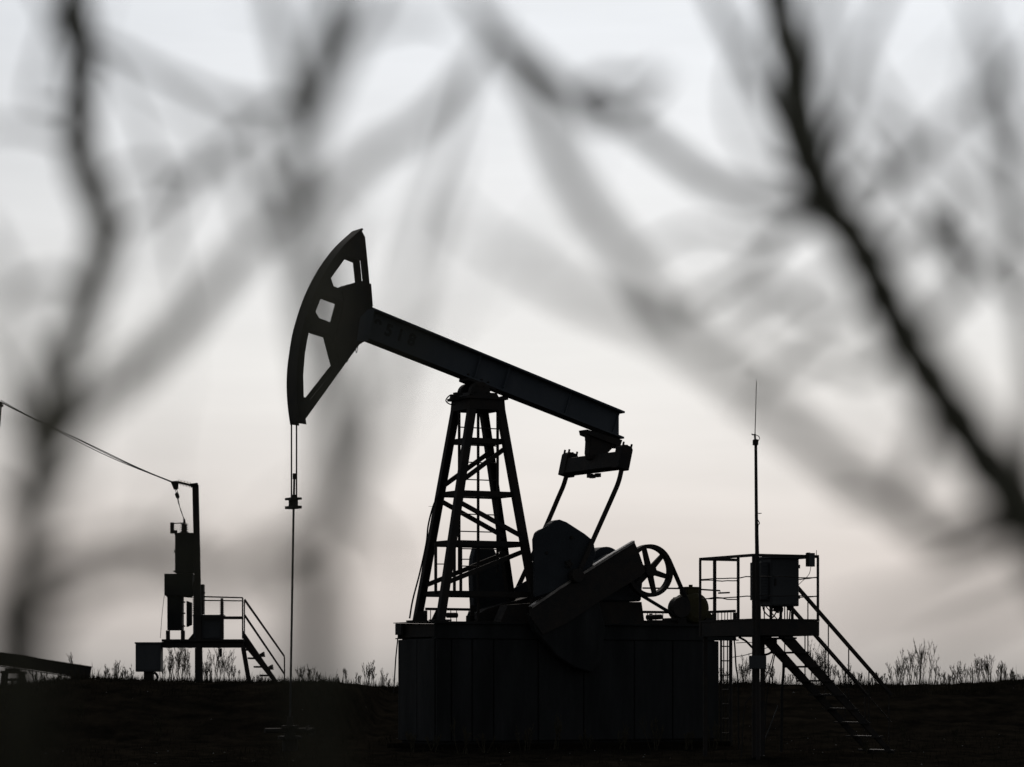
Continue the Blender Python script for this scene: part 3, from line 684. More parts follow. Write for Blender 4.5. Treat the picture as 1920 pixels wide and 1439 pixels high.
cable('tie_wire', 'thin wire strung from the foundation to the stair top', [(1372,1233),(1400,1228),(1430,1218),(1452,1209)], 48.3, 0.006, 'wire')
cable('tie_wire', 'short level wire between the foundation and the mast', [(1380,1206),(1400,1205),(1419,1205)], 47.6, 0.006, 'wire')

# ---------------------------------------------------------------- transformer platform (left)
DT = 69.0
GL = 1.12   # ground level there
to = W(400, 1283, DT); to.z = GL
tp = thing('transformer_platform', 'raised steel platform with railing and a steep stair left of the pumpjack', 'platform', to)
def tb_(mb, name, mat='steel', parent=None, origin=None, **k): return mb.build(name, mat, parent or tp, origin if origin is not None else to, **k)
def pxbox(x0, y0, x1, y1, D, depth):
    a, b = W(x0, y1, D), W(x1, y0, D); return MB().box((a.x, D, a.z), (b.x, D+depth, b.z))
tb_(pxbox(303,1199,457,1203,DT-0.1,1.3), 'deck')
for d_ in (0.0, 1.1): tb_(pxbox(303,1203.5,457,1215,DT+d_,0.08), 'deck_beam')
for x in (305, 345, 400, 448): 
    a = W(x,1205,DT); tb_(MB().box((a.x, DT+0.082, a.z-0.12), (a.x+0.07, DT+1.098, a.z)), 'cross_beam')
gz = W(0, 1283, DT); 
for x0, x1, yb in ((361,373,1215),):
    a, b = W(x0,yb,DT), W(x1,yb,DT); tb_(MB().box((a.x, DT+0.5, GL-0.15), (b.x, DT+0.65, a.z)), 'support_leg')
tb_(MB().tube([W(376,1216,DT+.2), W(373,1232,DT+.3), W(370,1245,DT+.5)], 0.02, 6), 'knee_brace')
for d_ in (0.02, 1.12):
    q0, q1 = W(456,1215,DT+d_), W(468,1285,DT+d_); q2 = q1 + (q1-q0)*((q1.z-GL+0.12)/(q0.z-q1.z))
    tb_(MB().bar(q0, q2, 0.10, 0.10, up=(0,1,0)), 'support_leg')
# railing
for d_ in (0.0, 1.14):
    dy = 0 if d_ == 0 else 0
    tb_(MB().tube([W(378,1119+dy,DT+d_), W(455,1121+dy,DT+d_)], 0.016, 6), 'top_rail')
tb_(MB().tube([W(378,1126,DT), W(456,1127,DT)], 0.014, 6), 'top_rail')
tb_(pxbox(380,1156,456,1161.5,DT-0.02,0.04), 'mid_rail')
tb_(pxbox(453.5,1121,456,1198,DT,0.04), 'rail_post'); tb_(pxbox(457,1125,459.2,1198,DT+1.1,0.04), 'rail_post')
cp = tb_(pxbox(413.5,1122,418.5,1198,DT-0.07,0.04), 'rail_post')
m = MB()
for i in range(20):
    z0 = 1126 + i*3.6
    for x in (412.2, 418.8): m.add([W(x,z0,DT-0.07),W(x+1.2,z0,DT-0.07),W(x+1.2,z0+2,DT-0.07),W(x,z0+2,DT-0.07)],[(0,1,2,3)])
tb_(m, 'slotted_edge', parent=cp)
tb_(pxbox(411,1216,416,1232,DT+0.3,0.06), 'hanger')
# stair
ts = thing('stair', None, None); ts.parent = tp
for d_ in (0.2, 0.9):
    a, b = W(456,1183,DT+d_), W(526,1285,DT+d_); b = b + (b-a)*((b.z-GL+0.05)/(a.z-b.z))
    dn = Vector((0,0,-0.34)); off = Vector((0,0.05,0))
    tb_(MB().hexa([a+dn, b+dn*0.35, b+dn*0.35+off, a+dn+off, a, b, b+off, a+off]), 'stringer', parent=ts)
a, b = W(456,1183,DT), W(526,1285,DT)
for i in range(9):
    t = (i+0.8)/6.3; c = a.lerp(b, t)
    if c.z < GL+0.32: break
    tb_(MB().box((c.x-0.16, DT+0.15, c.z-0.30), (c.x+0.10, DT+1.0, c.z-0.26)), 'tread', parent=ts)
for dd_, o_ in ((0.1, 0.0), (1.0, 2.0)):
    for y0, y1 in ((1126,1233),(1155,1266)):
        tb_(MB().tube([W(458+o_*0.5,y0-o_*1.2,DT+dd_), W(534,y1-o_,DT+dd_)], 0.014, 6), 'handrail', parent=ts)
    q = W(533.5,1232,DT+dd_); tb_(MB().tube([q, (q.x, q.y, GL-0.05)], 0.018, 6), 'newel_post', parent=ts)
for x, y in ((484, 1226), (500,1250)):
    tb_(MB().prism([(0,0)]*0 or [(W(x,y,DT).x-0.12, W(x,y+6,DT).z), (W(x,y,DT).x+0.1, W(x,y-4,DT).z), (W(x,y,DT).x+0.12, W(x,y+6,DT).z)], DT+0.3, DT+0.6), 'step_bracket', parent=ts)
# equipment box on the deck, column
eb = thing('equipment_box', 'dark steel box on the transformer platform deck behind the railing', 'equipment box', W(390,1198,DT+0.2))
o_ = W(390,1198,DT+0.2)
pxbox(363,1155,416,1198.6,DT+0.15,0.5).build('box_body', 'cabinet', eb, o_, bevel=0.015)
pxbox(392,1160,414,1195,DT+0.132,0.016).build('door', 'cabinet', eb, o_)
pxbox(361,1153,418,1155.5,DT+0.1,0.6).build('lid', 'cabinet', eb, o_)
cx = thing('meter_column', 'tall narrow switch column standing against the bent pole', 'switch column', W(372,1198,DT+0.3))
o_ = W(372,1198,DT+0.3)
pxbox(363,1096,381.5,1152,DT+0.3,0.3).build('column_body', 'steel', cx, o_)
pxbox(362,1152,379,1199,DT+0.66,0.2).build('column_stand', 'steel', cx, o_)
pxbox(381,1110,384,1113,DT+0.35,0.1).build('bolt', 'steel', cx, o_)
for y in (1125, 1140): pxbox(380.5,y,382.8,y+3,DT+0.35,0.1).build('bolt', 'steel', cx, o_)
m = MB()
for i in range(12): 
    p = pxbox(361.3, 1104+i*4.0, 363, 1106.2+i*4.0, DT+0.35, 0.1); m.add(p.v, p.f)
m.build('toothed_strip', 'steel', cx, o_)
# bent pole with the tension arm
DP = DT + 0.1
bp_o = W(371,1283,DP); bp_o.z = 1.12
bpl = thing('bent_pole', 'leaning steel pole above the transformer, holding the tension insulators', 'pole', bp_o)
q0, q1 = W(366.5,910,DP), W(375,1290,DP)
MB().bar(q1, q0, 0.14, 0.14, up=(0,1,0)).build('pole_shaft', 'steel', bpl, bp_o)
MB().bar(W(357.5,911,DP), W(371,909.5,DP), 0.14, 0.09).build('arm_bracket', 'steel', bpl, bp_o)
ins_ = MB(); a, b = W(334,904,DP), W(358,910,DP)
prof = []
Lx = (b-a).length
for i in range(9):
    h = Lx*i/9; prof += [(h, 0.03), (h+Lx*0.03, 0.06 if i % 2 else 0.075), (h+Lx*0.06, 0.03)]
prof.append((Lx, 0.03)); ins_.lathe(a, b-a, prof, 10); ins_.build('tension_insulator', 'ceramic', bpl, bp_o)
MB().prism([(W(320,902,DP).x, W(0,903,DP).z), (W(333,903,DP).x, W(0,902,DP).z), (W(335,907,DP).x, W(0,907,DP).z), (W(332,919,DP).x, W(0,919,DP).z), (W(326,918,DP).x, W(0,918,DP).z), (W(321,906,DP).x, W(0,906,DP).z)], DP-0.03, DP+0.03).build('yoke_plate', 'steel', bpl, bp_o)
MB().box(W(331,917,DP), W(334.5,910,DP+0.05)).build('clamp', 'steel', bpl, bp_o)
# transformer
tr_o = W(335,1198,DT+0.4)
tr = thing('transformer', 'tall dark transformer stack with a finned bushing on top', 'transformer', tr_o)
def trb(mb, name, mat='steel', **k): return mb.build(name, mat, tr, tr_o, **k)
trb(pxbox(328,1001,363,1075,DT+0.4,0.5), 'tank', 'panel', bevel=0.01)
trb(pxbox(327,999.5,363.5,1003,DT+0.37,0.56), 'tank_lid')
trb(pxbox(308,1076,361,1117,DT+0.3,0.7), 'cable_box', 'panel', bevel=0.01)
m = MB()
for i in range(9):
    x = 312 + i*5.4; p = pxbox(x, 1117, x+3, 1117+random.uniform(2,7), DT+0.4, 0.3); m.add(p.v, p.f)
trb(m, 'cable_entries', 'black')
trb(pxbox(313.5,1117.5,341,1182,DT+0.4,0.45), 'lower_tank', 'panel', bevel=0.01)
m = MB().prism([(W(346,0,DT).x, W(0,1126,DT).z), (W(354.5,0,DT).x, W(0,1129,DT).z), (W(354.5,0,DT).x, W(0,1171,DT).z), (W(346,0,DT).x, W(0,1175,DT).z)], DT+0.4, DT+0.7)
trb(m, 'radiator', 'panel')
for y in (1128, 1149, 1173): trb(pxbox(341,y,347,y+2.5,DT+0.5,0.06), 'radiator_pipe')
for x in (311, 339): trb(pxbox(x,1182.5,x+7,1199,DT+0.4,0.1), 'foot'); 
for x in (311, 339): trb(pxbox(x,1182.5,x+7,1199,DT+0.8,0.1), 'foot')
trb(MB().prism([(W(350,0,DT).x, W(0,1199,DT).z),(W(364,0,DT).x, W(0,1199,DT).z),(W(364,0,DT).x, W(0,1182,DT).z),(W(359,0,DT).x, W(0,1188,DT).z)], DT+0.3, DT+0.4), 'brace_plate')
trb(pxbox(363,1031,366,1066,DT+0.45,0.4), 'side_fin'); trb(pxbox(364.5,1058,371,1063,DT+0.5,0.1), 'tie_bracket'); trb(pxbox(363,1014,365,1019,DT+0.5,0.2), 'valve')
trb(pxbox(326,1032,328.3,1036,DT+0.5,0.1), 'valve'); trb(pxbox(325,1070,328.3,1073,DT+0.5,0.1), 'valve'); trb(pxbox(361,1090,365,1096,DT+0.5,0.2), 'tie_bracket')
a, b = W(345.5,1000,DT+0.6), W(345.5,974,DT+0.6); Lx = b.z-a.z
prof = [(0,0.13),(0.02,0.11)]
for i in range(5): h = 0.03 + i*Lx*0.13; prof += [(h,0.065),(h+0.012,0.105),(h+Lx*0.07,0.065)]
prof += [(Lx*0.74,0.05),(Lx*0.75,0.03),(Lx,0.025)]
trb(MB().lathe(a, (0,0,1), prof, 12), 'bushing', 'ceramic')
trb(pxbox(319,980,325.5,1000.5,DT+0.5,0.12).add(*(lambda p: (p.v, p.f))(pxbox(325.6,994.5,331.5,1000.4,DT+0.5,0.12))), 'arrester_bracket')
trb(MB().tube([W(324,982,DT+0.56), W(344,981,DT+0.6)], 0.012, 6), 'earthing_bar', 'wire')
trb(MB().tube([W(308,1117,DT+.5), W(304,1150,DT+.5), W(300.5,1197,DT+.5)], 0.006, 5), 'earth_wire', 'wire')
for k_, pts in enumerate(([(328,918),(331,926),(334,942),(341,962),(345,976)], [(331,918),(333.5,925),(335,940),(339,958),(346.5,976)])):
    o = MB().tube(smooth_path([W(a, b, DP-0.05+0.1*k_) for a, b in pts]), 0.008, 5).build('jumper_wire', 'wire', None, W(345,976,DT))
    tag(o, ['outer slack jumper wire from the yoke to the transformer bushing', 'inner slack jumper wire nearer the bent pole, down to the bushing'][k_], 'wire', 'jumper wires at the bent pole')
o = MB().lathe(W(330.5,924,DP), W(333.5,933,DP)-W(330.5,924,DP), [(0,0.02),(0.03,0.045),(0.11,0.045),(0.15,0.02)], 8).build('wire_clamp', 'steel', None, W(333,933,DP))
tag(o, 'small clamp gripping the slack jumper wires below the yoke', 'clamp')
# separate box at the left
lb_o = W(278,1283,DT); lb_o.z = GL
lbx = thing('cable_cabinet', 'dark box on a short post left of the transformer platform', 'cabinet', lb_o)
pxbox(254,1207,301,1260,DT-0.2,0.5).build('box_body', 'cabinet', lbx, lb_o, bevel=0.012)
pxbox(252.5,1204.5,302,1207.5,DT-0.24,0.58).build('lid', 'cabinet', lbx, lb_o)
pxbox(258,1212,297,1256,DT-0.215,0.012).build('door', 'cabinet', lbx, lb_o)
a, b = W(270,1260,DT), W(287,1260,DT); MB().box((a.x, DT-0.05, GL-0.15), (b.x, DT+0.2, a.z)).build('post', 'steel', lbx, lb_o)
MB().tube(smooth_path([W(289,1261,DT), W(294,1266,DT), W(295,1273,DT), W(290,1280,DT)]), 0.03, 6).build('cable_bend', 'black', lbx, lb_o)

# power line : three conductors and the pole they come from
D2 = 78.0
up_o = W(-16, 1283, D2); up_o.z = 0
up = thing('utility_pole', 'line pole at the left edge that the three power wires come from', 'utility pole', (up_o.x, D2, -0.5))
uo = Vector((up_o.x, D2, -0.5))
MB().tube([Vector((up_o.x, D2, -0.6)), W(-18, 745, D2)], [0.13, 0.09], 12).build('pole_shaft', 'steel', up, uo)
MB().bar(W(-40, 760, D2-0.15), W(3, 757, D2-0.15), 0.08, 0.10).build('cross_arm', 'steel', up, uo)
MB().bar(W(-1, 800, D2-0.1), W(2, 760, D2-0.16), 0.04, 0.05, up=(0,1,0)).build('arm_brace', 'steel', up, uo)
MB().lathe(W(2, 757, D2-0.15), (0,0,1), [(-0.1,0.02),(-0.08,0.07),(-0.03,0.07),(-0.02,0.035),(0.02,0.05),(0.05,0.02)], 10).build('pin_insulator', 'ceramic', up, uo)
for k_, (y0, sag, xs_) in enumerate(((751, 5, 321), (752.5, 7.5, 320), (754, 9.5, 319))):
    A_, B_ = W(2, y0, D2), W(xs_+1, 902.5+k_*1.4, DP)
    pts = []
    for i in range(25):
        t = i/24; q = A_.lerp(B_, t); q.z -= sag/F*D2*4*t*(1-t)*(1 if k_ == 0 else 0.55) + 0.06*math.sin(t*9+k_)*0.3; pts.append(q)
    o = MB().tube(pts, 0.010, 5).build('power_line', 'wire', None, B_)
    tag(o, ['uppermost of the three power wires sloping down to the bent pole', 'middle of the three power wires sloping down to the bent pole', 'lowest of the three power wires sloping down to the bent pole'][k_], 'power line', 'power wires between the two poles')

# ---------------------------------------------------------------- far pumpjack beyond the bank
DF = 112.0
fo_ = W(27, 1283, DF); fo_.z = -3.6
fj = thing('pumpjack', 'small distant pumpjack half hidden behind the bank at the left', 'pumpjack', fo_)
def fb2(mb, name, mat='steel', **k): return mb.build(name, mat, fj, fo_, **k)
def fp_(x, y, d=0): return W(x, y, DF + d)
def fprism(pts, d0, d1):
    return MB().prism([(W(x, y, DF).x, W(x, y, DF).z) for x, y in pts], DF+d0, DF+d1)
fb2(fprism([(-60,1215),(46,1229),(95,1239),(172,1250.5),(168,1274),(120,1266),(40,1253),(-60,1240)], -0.03, 0.03), 'walking_beam', 'steel')
for yy in ((-60,1215,172,1250.5), (-60,1240,168,1274)):
    fb2(fprism([(yy[0],yy[1]-0.5),(yy[2],yy[3]-0.5),(yy[2],yy[3]+1),(yy[0],yy[1]+1)], -0.18, 0.18), 'beam_flange')
fb2(fprism([(12,1253),(36,1255),(36,1262),(12,1262)], -0.25, 0.25), 'saddle')
fb2(fprism([(4,1258),(47,1260),(47,1264),(4,1263)], -0.35, 0.35), 'top_plate')
for sx, ex in ((10,-14),(40,66)):
    for d_ in (-0.4, 0.4):
        p = fp_(sx + (2 if d_ > 0 else -2), 1263, d_*0.7); q = Vector((W(ex,1283,DF).x, DF+d_*1.4, -3.5)); fb2(MB().bar(p, q, 0.16, 0.14, up=(0,1,0)), 'tower_leg')
p, q = fp_(4,1275), fp_(46,1275); fb2(MB().bar(p, q, 0.08, 0.1), 'cross_bar')
fb2(fprism([(136,1266),(170,1272),(166,1281),(138,1280)], -0.3, 0.3), 'tail_bearing')
fb2(MB().bar(fp_(152,1283,-1.1), fp_(152,1283,1.1), 0.25, 0.3), 'equalizer')
for d_ in (-1.1, 1.1): fb2(MB().tube([fp_(152,1283,d_), Vector((W(140,1283,DF).x, DF+d_, -2.2))], 0.06, 8), 'pitman_arm')
for d_ in (-1.0, 1.0): 
    c = (W(128,1283,DF).x, -2.4); fb2(MB().disc(c, 0.8, DF+d_-0.1, DF+d_+0.1, 20), 'crank')
fb2(fprism([(-60,1195),(-80,1185),(-108,1230),(-118,1290),(-108,1330),(-98,1330),(-62,1262)], -0.2, 0.2), 'horse_head')
fb2(MB().tube([fp_(-117,1290), Vector((W(-117,1283,DF).x, DF, -3.6))], 0.03, 6), 'polished_rod')
fb2(MB().box((W(-40,0,DF).x, DF-0.8, -3.7), (W(220,0,DF).x, DF+0.8, -3.2)), 'base')

# ---------------------------------------------------------------- weeds along the bank
def weed_mesh(h, stems, seed, spread=0.35, bushy=1.0):
    rnd = random.Random(seed); m = MB()
    def twig(p, d, ln, r, depth):
        pts = [p]; q = Vector(p); dd = Vector(d)
        n_ = 4
        for i in range(n_):
            dd = (dd + Vector((rnd.uniform(-.14,.14), rnd.uniform(-.14,.14), 0.10))).normalized(); q = q + dd*ln/n_; pts.append(q.copy())
        m.tube(pts, [r*(1-0.75*i/n_) for i in range(n_+1)], 3, cap=False)
        if depth > 0:
            k_ = int((6 if depth == 2 else 4)*bushy)
            for i in range(k_):
                t = rnd.uniform(0.28, 0.95)*n_; a = int(t); b = min(a+1, n_); s = pts[a].lerp(pts[b], t-a)
                ang = rnd.uniform(0, 6.28)
                nd = (dd*0.9 + Vector((math.cos(ang), math.sin(ang), 0))*rnd.uniform(0.25, 0.55)).normalized()
                twig(s, nd, ln*rnd.uniform(0.26, 0.5)*(1.2 - t/n_*0.65), r*0.66, depth-1)
        else:
            for i in range(2):   # seed heads
                s = pts[rnd.randint(1, n_)] + Vector((rnd.uniform(-.012,.012), rnd.uniform(-.012,.012), rnd.uniform(-.01,.02)))
                w = rnd.uniform(.003,.006); m.add([s+Vector((-w,0,0)), s+Vector((w,0,0.3*w)), s+Vector((0.2*w,0,5*w)), s+Vector((0,w,w))], [(0,1,2),(0,2,3)])
    for i in range(stems):
        a = rnd.uniform(0, 6.28); d = Vector((math.cos(a)*spread*rnd.random(), math.sin(a)*spread*rnd.random(), 1)).normalized()
        twig(Vector((rnd.uniform(-.08,.08), rnd.uniform(-.08,.08), 0)), d, h*rnd.uniform(0.6, 1.0), 0.0085, 2)
    return m
def weed(px, top_y, D, stems, seed, label, group, spread=0.35, bushy=1.0):
    x = (px - CX)/F*D; z = ground_z(x, D) - 0.03
    h = max(0.15, EYE + (HY - top_y)/F*D - z)
    o = weed_mesh(h, stems, seed, spread, bushy).build('dry_weed', 'weed'); o.location = (x, D, z)
    tag(o, label, 'weed', group); return o
L1 = ('dry feathery weed growing beneath the transformer platform deck', 'weeds under the transformer platform')
L2 = ('dry feathery weed on the bank right of the platform stair', 'weeds on the right bank')
L3 = ('dry weed on the bank behind the platform stair', 'weeds behind the platform stair')
L4 = ('low dry weed on the bank between the wellhead and the foundation', 'weeds left of the foundation')
L5 = ('low dry weed on the bank around the distant pumpjack', 'weeds on the left bank')
sd_ = 0; weeds = []
for px, ty, st, L_, sp in [
    (318,1215,4,L1,.3),(328,1205,4,L1,.3),(336,1208,4,L1,.25),(345,1202,4,L1,.25),(354,1222,4,L1,.3),(308,1235,3,L1,.3),
    (386,1228,3,L1,.4),(398,1212,4,L1,.4),(410,1208,5,L1,.45),(424,1214,3,L1,.4),(434,1232,3,L1,.5),(446,1245,2,L1,.4),(392,1245,4,L1,.4),(482,1262,3,L1,.5),
    (1690,1228,5,L2,.75),(1678,1240,3,L2,.6),(1708,1216,4,L2,.45),(1716,1238,3,L2,.5),(1728,1205,3,L2,.2),(1733,1203,2,L2,.3),
    (1752,1243,2,L2,.35),(1768,1262,3,L2,.3),(1784,1260,4,L2,.4),(1797,1242,3,L2,.4),(1806,1244,3,L2,.4),(1822,1236,4,L2,.35),(1840,1248,3,L2,.4),
    (1852,1226,4,L2,.25),(1860,1238,3,L2,.3),(1870,1240,3,L2,.3),(1882,1245,3,L2,.35),(1892,1252,3,L2,.3),(1904,1262,2,L2,.3),
    (1523,1200,4,L3,.3),(1537,1214,5,L3,.3),(1549,1222,5,L3,.35),(1560,1240,4,L3,.5),(1580,1250,3,L3,.5),(1598,1250,3,L3,.5),(1612,1262,3,L3,.5),(1640,1262,3,L3,.4),(1655,1266,3,L3,.4),
    (1392,1235,5,L3,.5),(1400,1228,4,L3,.4),(1358,1250,4,L3,.4),(1436,1245,4,L3,.4),(1453,1252,3,L3,.4),(1480,1265,3,L3,.5),(1500,1262,3,L3,.5),
    (566,1246,4,L4,.3),(580,1252,4,L4,.3),(596,1262,3,L4,.3),(648,1252,2,L4,.4),(672,1262,3,L4,.5),(684,1237,4,L4,.45),(694,1252,3,L4,.5),(716,1256,3,L4,.4),(630,1268,2,L4,.4),(733,1274,2,L4,.4),
    (62,1250,3,L5,.4),(84,1262,3,L5,.4),(136,1226,2,L5,.25),(148,1248,3,L5,.4),(200,1250,4,L5,.4),(216,1240,5,L5,.4),(232,1258,4,L5,.4),(246,1252,4,L5,.5),(30,1270,3,L5,.4),(112,1262,3,L5,.4),(178,1266,3,L5,.5)]:
    sd_ += 1
    weeds.append((px, weed(px, ty, 77 + (sd_*37 % 10)/10.0 - 0.6, st + (2 if L_ is L2 or L_ is L3 else 1), sd_, L_[0], L_[1], sp)))
ORD = 'first second third fourth fifth sixth seventh eighth ninth tenth eleventh twelfth thirteenth fourteenth fifteenth sixteenth seventeenth eighteenth nineteenth twentieth'.split()
for gname in {o['group'] for _, o in weeds}:
    mem = sorted([t for t in weeds if t[1]['group'] == gname], key=lambda t: t[0])
    for i, (_, o) in enumerate(mem):
        o['label'] = o['label'] + (', leftmost of its row' if i == 0 else ', rightmost of its row' if i == len(mem)-1 else ', %s from the left' % ORD[i])
# short grass: on the bank and round the foundation
def grass(n, xr, yr, h0, h1, seed, cut=0.35):
    rnd = random.Random(seed); m = MB()
    for i in range(n):
        x = rnd.uniform(*xr); y = rnd.uniform(*yr); 
        if noise.noise(Vector((x*0.6, y*0.6, 9))) < rnd.uniform(-0.6, 0.35) + (0.35 - cut): continue
        z = ground_z(x, y) - 0.01; h = rnd.uniform(h0, h1)*rnd.uniform(0.5, 1); a = rnd.uniform(0, 6.28); w = 0.006
        l = Vector((math.cos(a), math.sin(a), 0))*h*rnd.uniform(0.1, 0.8); s = Vector((math.sin(a), -math.cos(a), 0))*w
        p = Vector((x, y, z)); q = p + l*0.4 + Vector((0,0,h*0.6)); t = p + l + Vector((0,0,h))
        m.add([p-s, p+s, q+s*0.6, q-s*0.6, t], [(0,1,2,3),(3,2,4)])
    return m
gr = grass(26000, (-14.5, 14.5), (73.5, 78.2), 0.05, 0.30, 5); g4 = grass(3200, (-14.5, 14.5), (75.5, 77.6), 0.25, 0.62, 21, -0.15); gr.add(g4.v, g4.f); g3 = grass(9000, (-13, -3.4), (60, 72), 0.05, 0.16, 8); gr.add(g3.v, g3.f); gg = grass(12000, (-13, 13), (42, 70), 0.05, 0.2, 6); gr.add(gg.v, gg.f)
go = gr.build('grass', 'grass'); tag(go, 'short dry grass scattered over the bank and the bare ground', 'grass', kind='stuff')

rnd = random.Random(11); pm = MB()
for i in range(240):
    y = rnd.uniform(42, 76); x = rnd.uniform(-0.19, 0.19)*y; r = rnd.uniform(0.006, 0.022)*(2.0 if rnd.random() < 0.06 else 1)
    z = ground_z(x, y) + r*0.3
    q = [Vector((x + r*rnd.uniform(.7,1.2)*a, y + r*rnd.uniform(.7,1.2)*b, z + r*rnd.uniform(.5,.9)*c)) for a, b, c in ((1,0,0),(-1,0,0),(0,1,0),(0,-1,0),(0,0,1),(0,0,-1))]
    pm.add(q, [(0,2,4),(2,1,4),(1,3,4),(3,0,4),(2,0,5),(1,2,5),(3,1,5),(0,3,5)])
tag(pm.build('gravel', 'stone'), 'small pale stones strewn over the dark ground', 'gravel', kind='stuff')
fw = []
for i, (px, D_, h_) in enumerate(((775,50.5,.5),(812,51,.35),(868,50.2,.55),(905,51,.4),(985,51.5,.45),(1042,52,.6),(1098,52.5,.4),(1165,52.8,.5),(1225,53.4,.65),(1290,53.6,.4),(1335,54,.5),(1620,50,.4),(1700,54,.5),(1790,58,.45),(300,57,.4),(150,58,.45))):
    x = (px-CX)/F*D_; z = ground_z(x, D_) - 0.02
    o = weed_mesh(h_, 4, 300+i, 0.6).build('dry_weed', 'weed'); o.location = (x, D_, z); fw.append(o)
    tag(o, ('dry weed tuft at the foot of the pumpjack foundation, %s from the left' % ORD[i]) if i < 11 else ['dry weed tuft on the dark ground just right of the stair foot','dry weed tuft on the dark ground below the tallest right bank weeds','dry weed tuft on the dark ground near the right edge','dry weed tuft on the dark slope below the cable cabinet','dry weed tuft on the dark slope near the left edge'][i-11], 'weed', 'weed tufts on the dark ground')

# ---------------------------------------------------------------- shrubs right in front of the camera (out of focus)
def branch_line(pts, d0, d1):
    return smooth_path([W(x, y, d0 + (d1-d0)*i/(len(pts)-1)) for i, (x, y) in enumerate(pts)], 7)
def branch(parent, name, pts, d0, d1, r0, r1, origin, seed):
    """traced line of a branch; d0 -> d1 is its distance along its length"""
    rnd = random.Random(seed); k_ = len(pts)
    P3 = [W(x, y, d0 + (d1-d0)*i/(k_-1)) for i, (x, y) in enumerate(pts)]
    sp = smooth_path(P3, 7); n_ = len(sp)
    rs = []
    for i in range(n_):
        t = i/(n_-1); r = r0 + (r1-r0)*t
        r *= (1 + 0.06*math.sin(i*0.9+seed)) * (1 - 0.75*smoothstep((t-0.75)/0.25))
        rs.append(r)
    sp = [p + Vector((rnd.uniform(-1,1), rnd.uniform(-1,1), rnd.uniform(-1,1)))*0.0004 for p in sp]
    ob = MB().tube(sp, rs, 8).build(name, 'bark', parent, origin, smooth=True)
    twigs(parent, sp, rs, origin, rnd, 1 if seed % 4 == 0 else 0)
    return ob
def twigs(parent, sp, rs, origin, rnd, count):
    n_ = len(sp)
    for j in range(count):
        i = rnd.randint(int(n_*0.2), n_-2); p = sp[i]; t = (sp[i+1]-sp[i]).normalized()
        side = Vector((rnd.uniform(-1,1), rnd.uniform(-0.6,0.6), rnd.uniform(-0.4,1))).normalized()
        d = (t*0.6 + side*0.8).normalized(); ln = rnd.uniform(0.07, 0.2); q = [p.copy()]
        for k in range(5):
            d = (d + Vector((rnd.uniform(-.25,.25), rnd.uniform(-.2,.2), rnd.uniform(-.15,.3)))).normalized(); q.append(q[-1] + d*ln/5)
            if q[-1].y < 1.2: q[-1].y = 1.2
        r = min(rs[i]*0.6, rnd.uniform(0.0010, 0.0017))
        MB().tube(smooth_path(q, 3), [r*(1-0.5*k/15)*(1.5 if k % 5 == 4 else 1) for k in range(16)], 6).build('twig', 'bark', parent, origin, smooth=True)
TH_ = 1.52
def shrub(label, base_px, base_d, items, group='bare shrubs close in front of the camera'):
    o = W(base_px, HY, base_d); o.z = ground_z(o.x, o.y)
    t = thing('shrub', label, 'shrub', o, 0, group)
    grown = []                       # where wood already is: a branch starts on the wood nearest to its first point
    def note(wpts): grown.extend((CX + p.x/p.y*F, HY - (p.z-EYE)/p.y*F, p.y) for p in wpts)
    for i, (name, pts, d0, d1, r0, r1) in enumerate(items):
        if name == 'branch':
            near = min(grown, key=lambda g_: (g_[0]-pts[0][0])**2 + (g_[1]-pts[0][1])**2)
            if math.hypot(near[0]-pts[0][0], near[1]-pts[0][1]) < 110: pts = [(near[0], near[1])] + pts[1:]; d0 = near[2]
        r0, r1 = r0/1000*TH_, r1/1000*TH_
        if name == 'stem':       # carry the stem on down to the soil
            q = W(*pts[0], d0); s = Vector((o.x + (i*37 % 7 - 3)*0.012, o.y + (i*23 % 5 - 2)*0.015, o.z - 0.03))
            sp = smooth_path([s, s.lerp(q, 0.5) + Vector((0.02, 0.02, 0))] + [W(x, y, d0 + (d1-d0)*k/(len(pts)-1)) for k, (x, y) in enumerate(pts)], 7)
            note(sp); n_ = len(sp); rs = [(r0*1.2 + (r1-r0*1.2)*k/(n_-1))*(1 + 0.1*math.sin(k*1.3+i)) for k in range(n_)]
            MB().tube(sp, rs, 9).build('stem', 'bark', t, o, smooth=True); twigs(t, sp[n_//2:], rs[n_//2:], o, random.Random(i+50), 1)
        else:
            note(branch_line(pts, d0, max(d1 + 0.3, 1.75) if d1 > 1.45 else d1)); branch(t, 'branch', pts, d0, max(d1 + 0.3, 1.75) if d1 > 1.45 else d1, r0*0.92, r1*0.92, o, i+3)
    return t
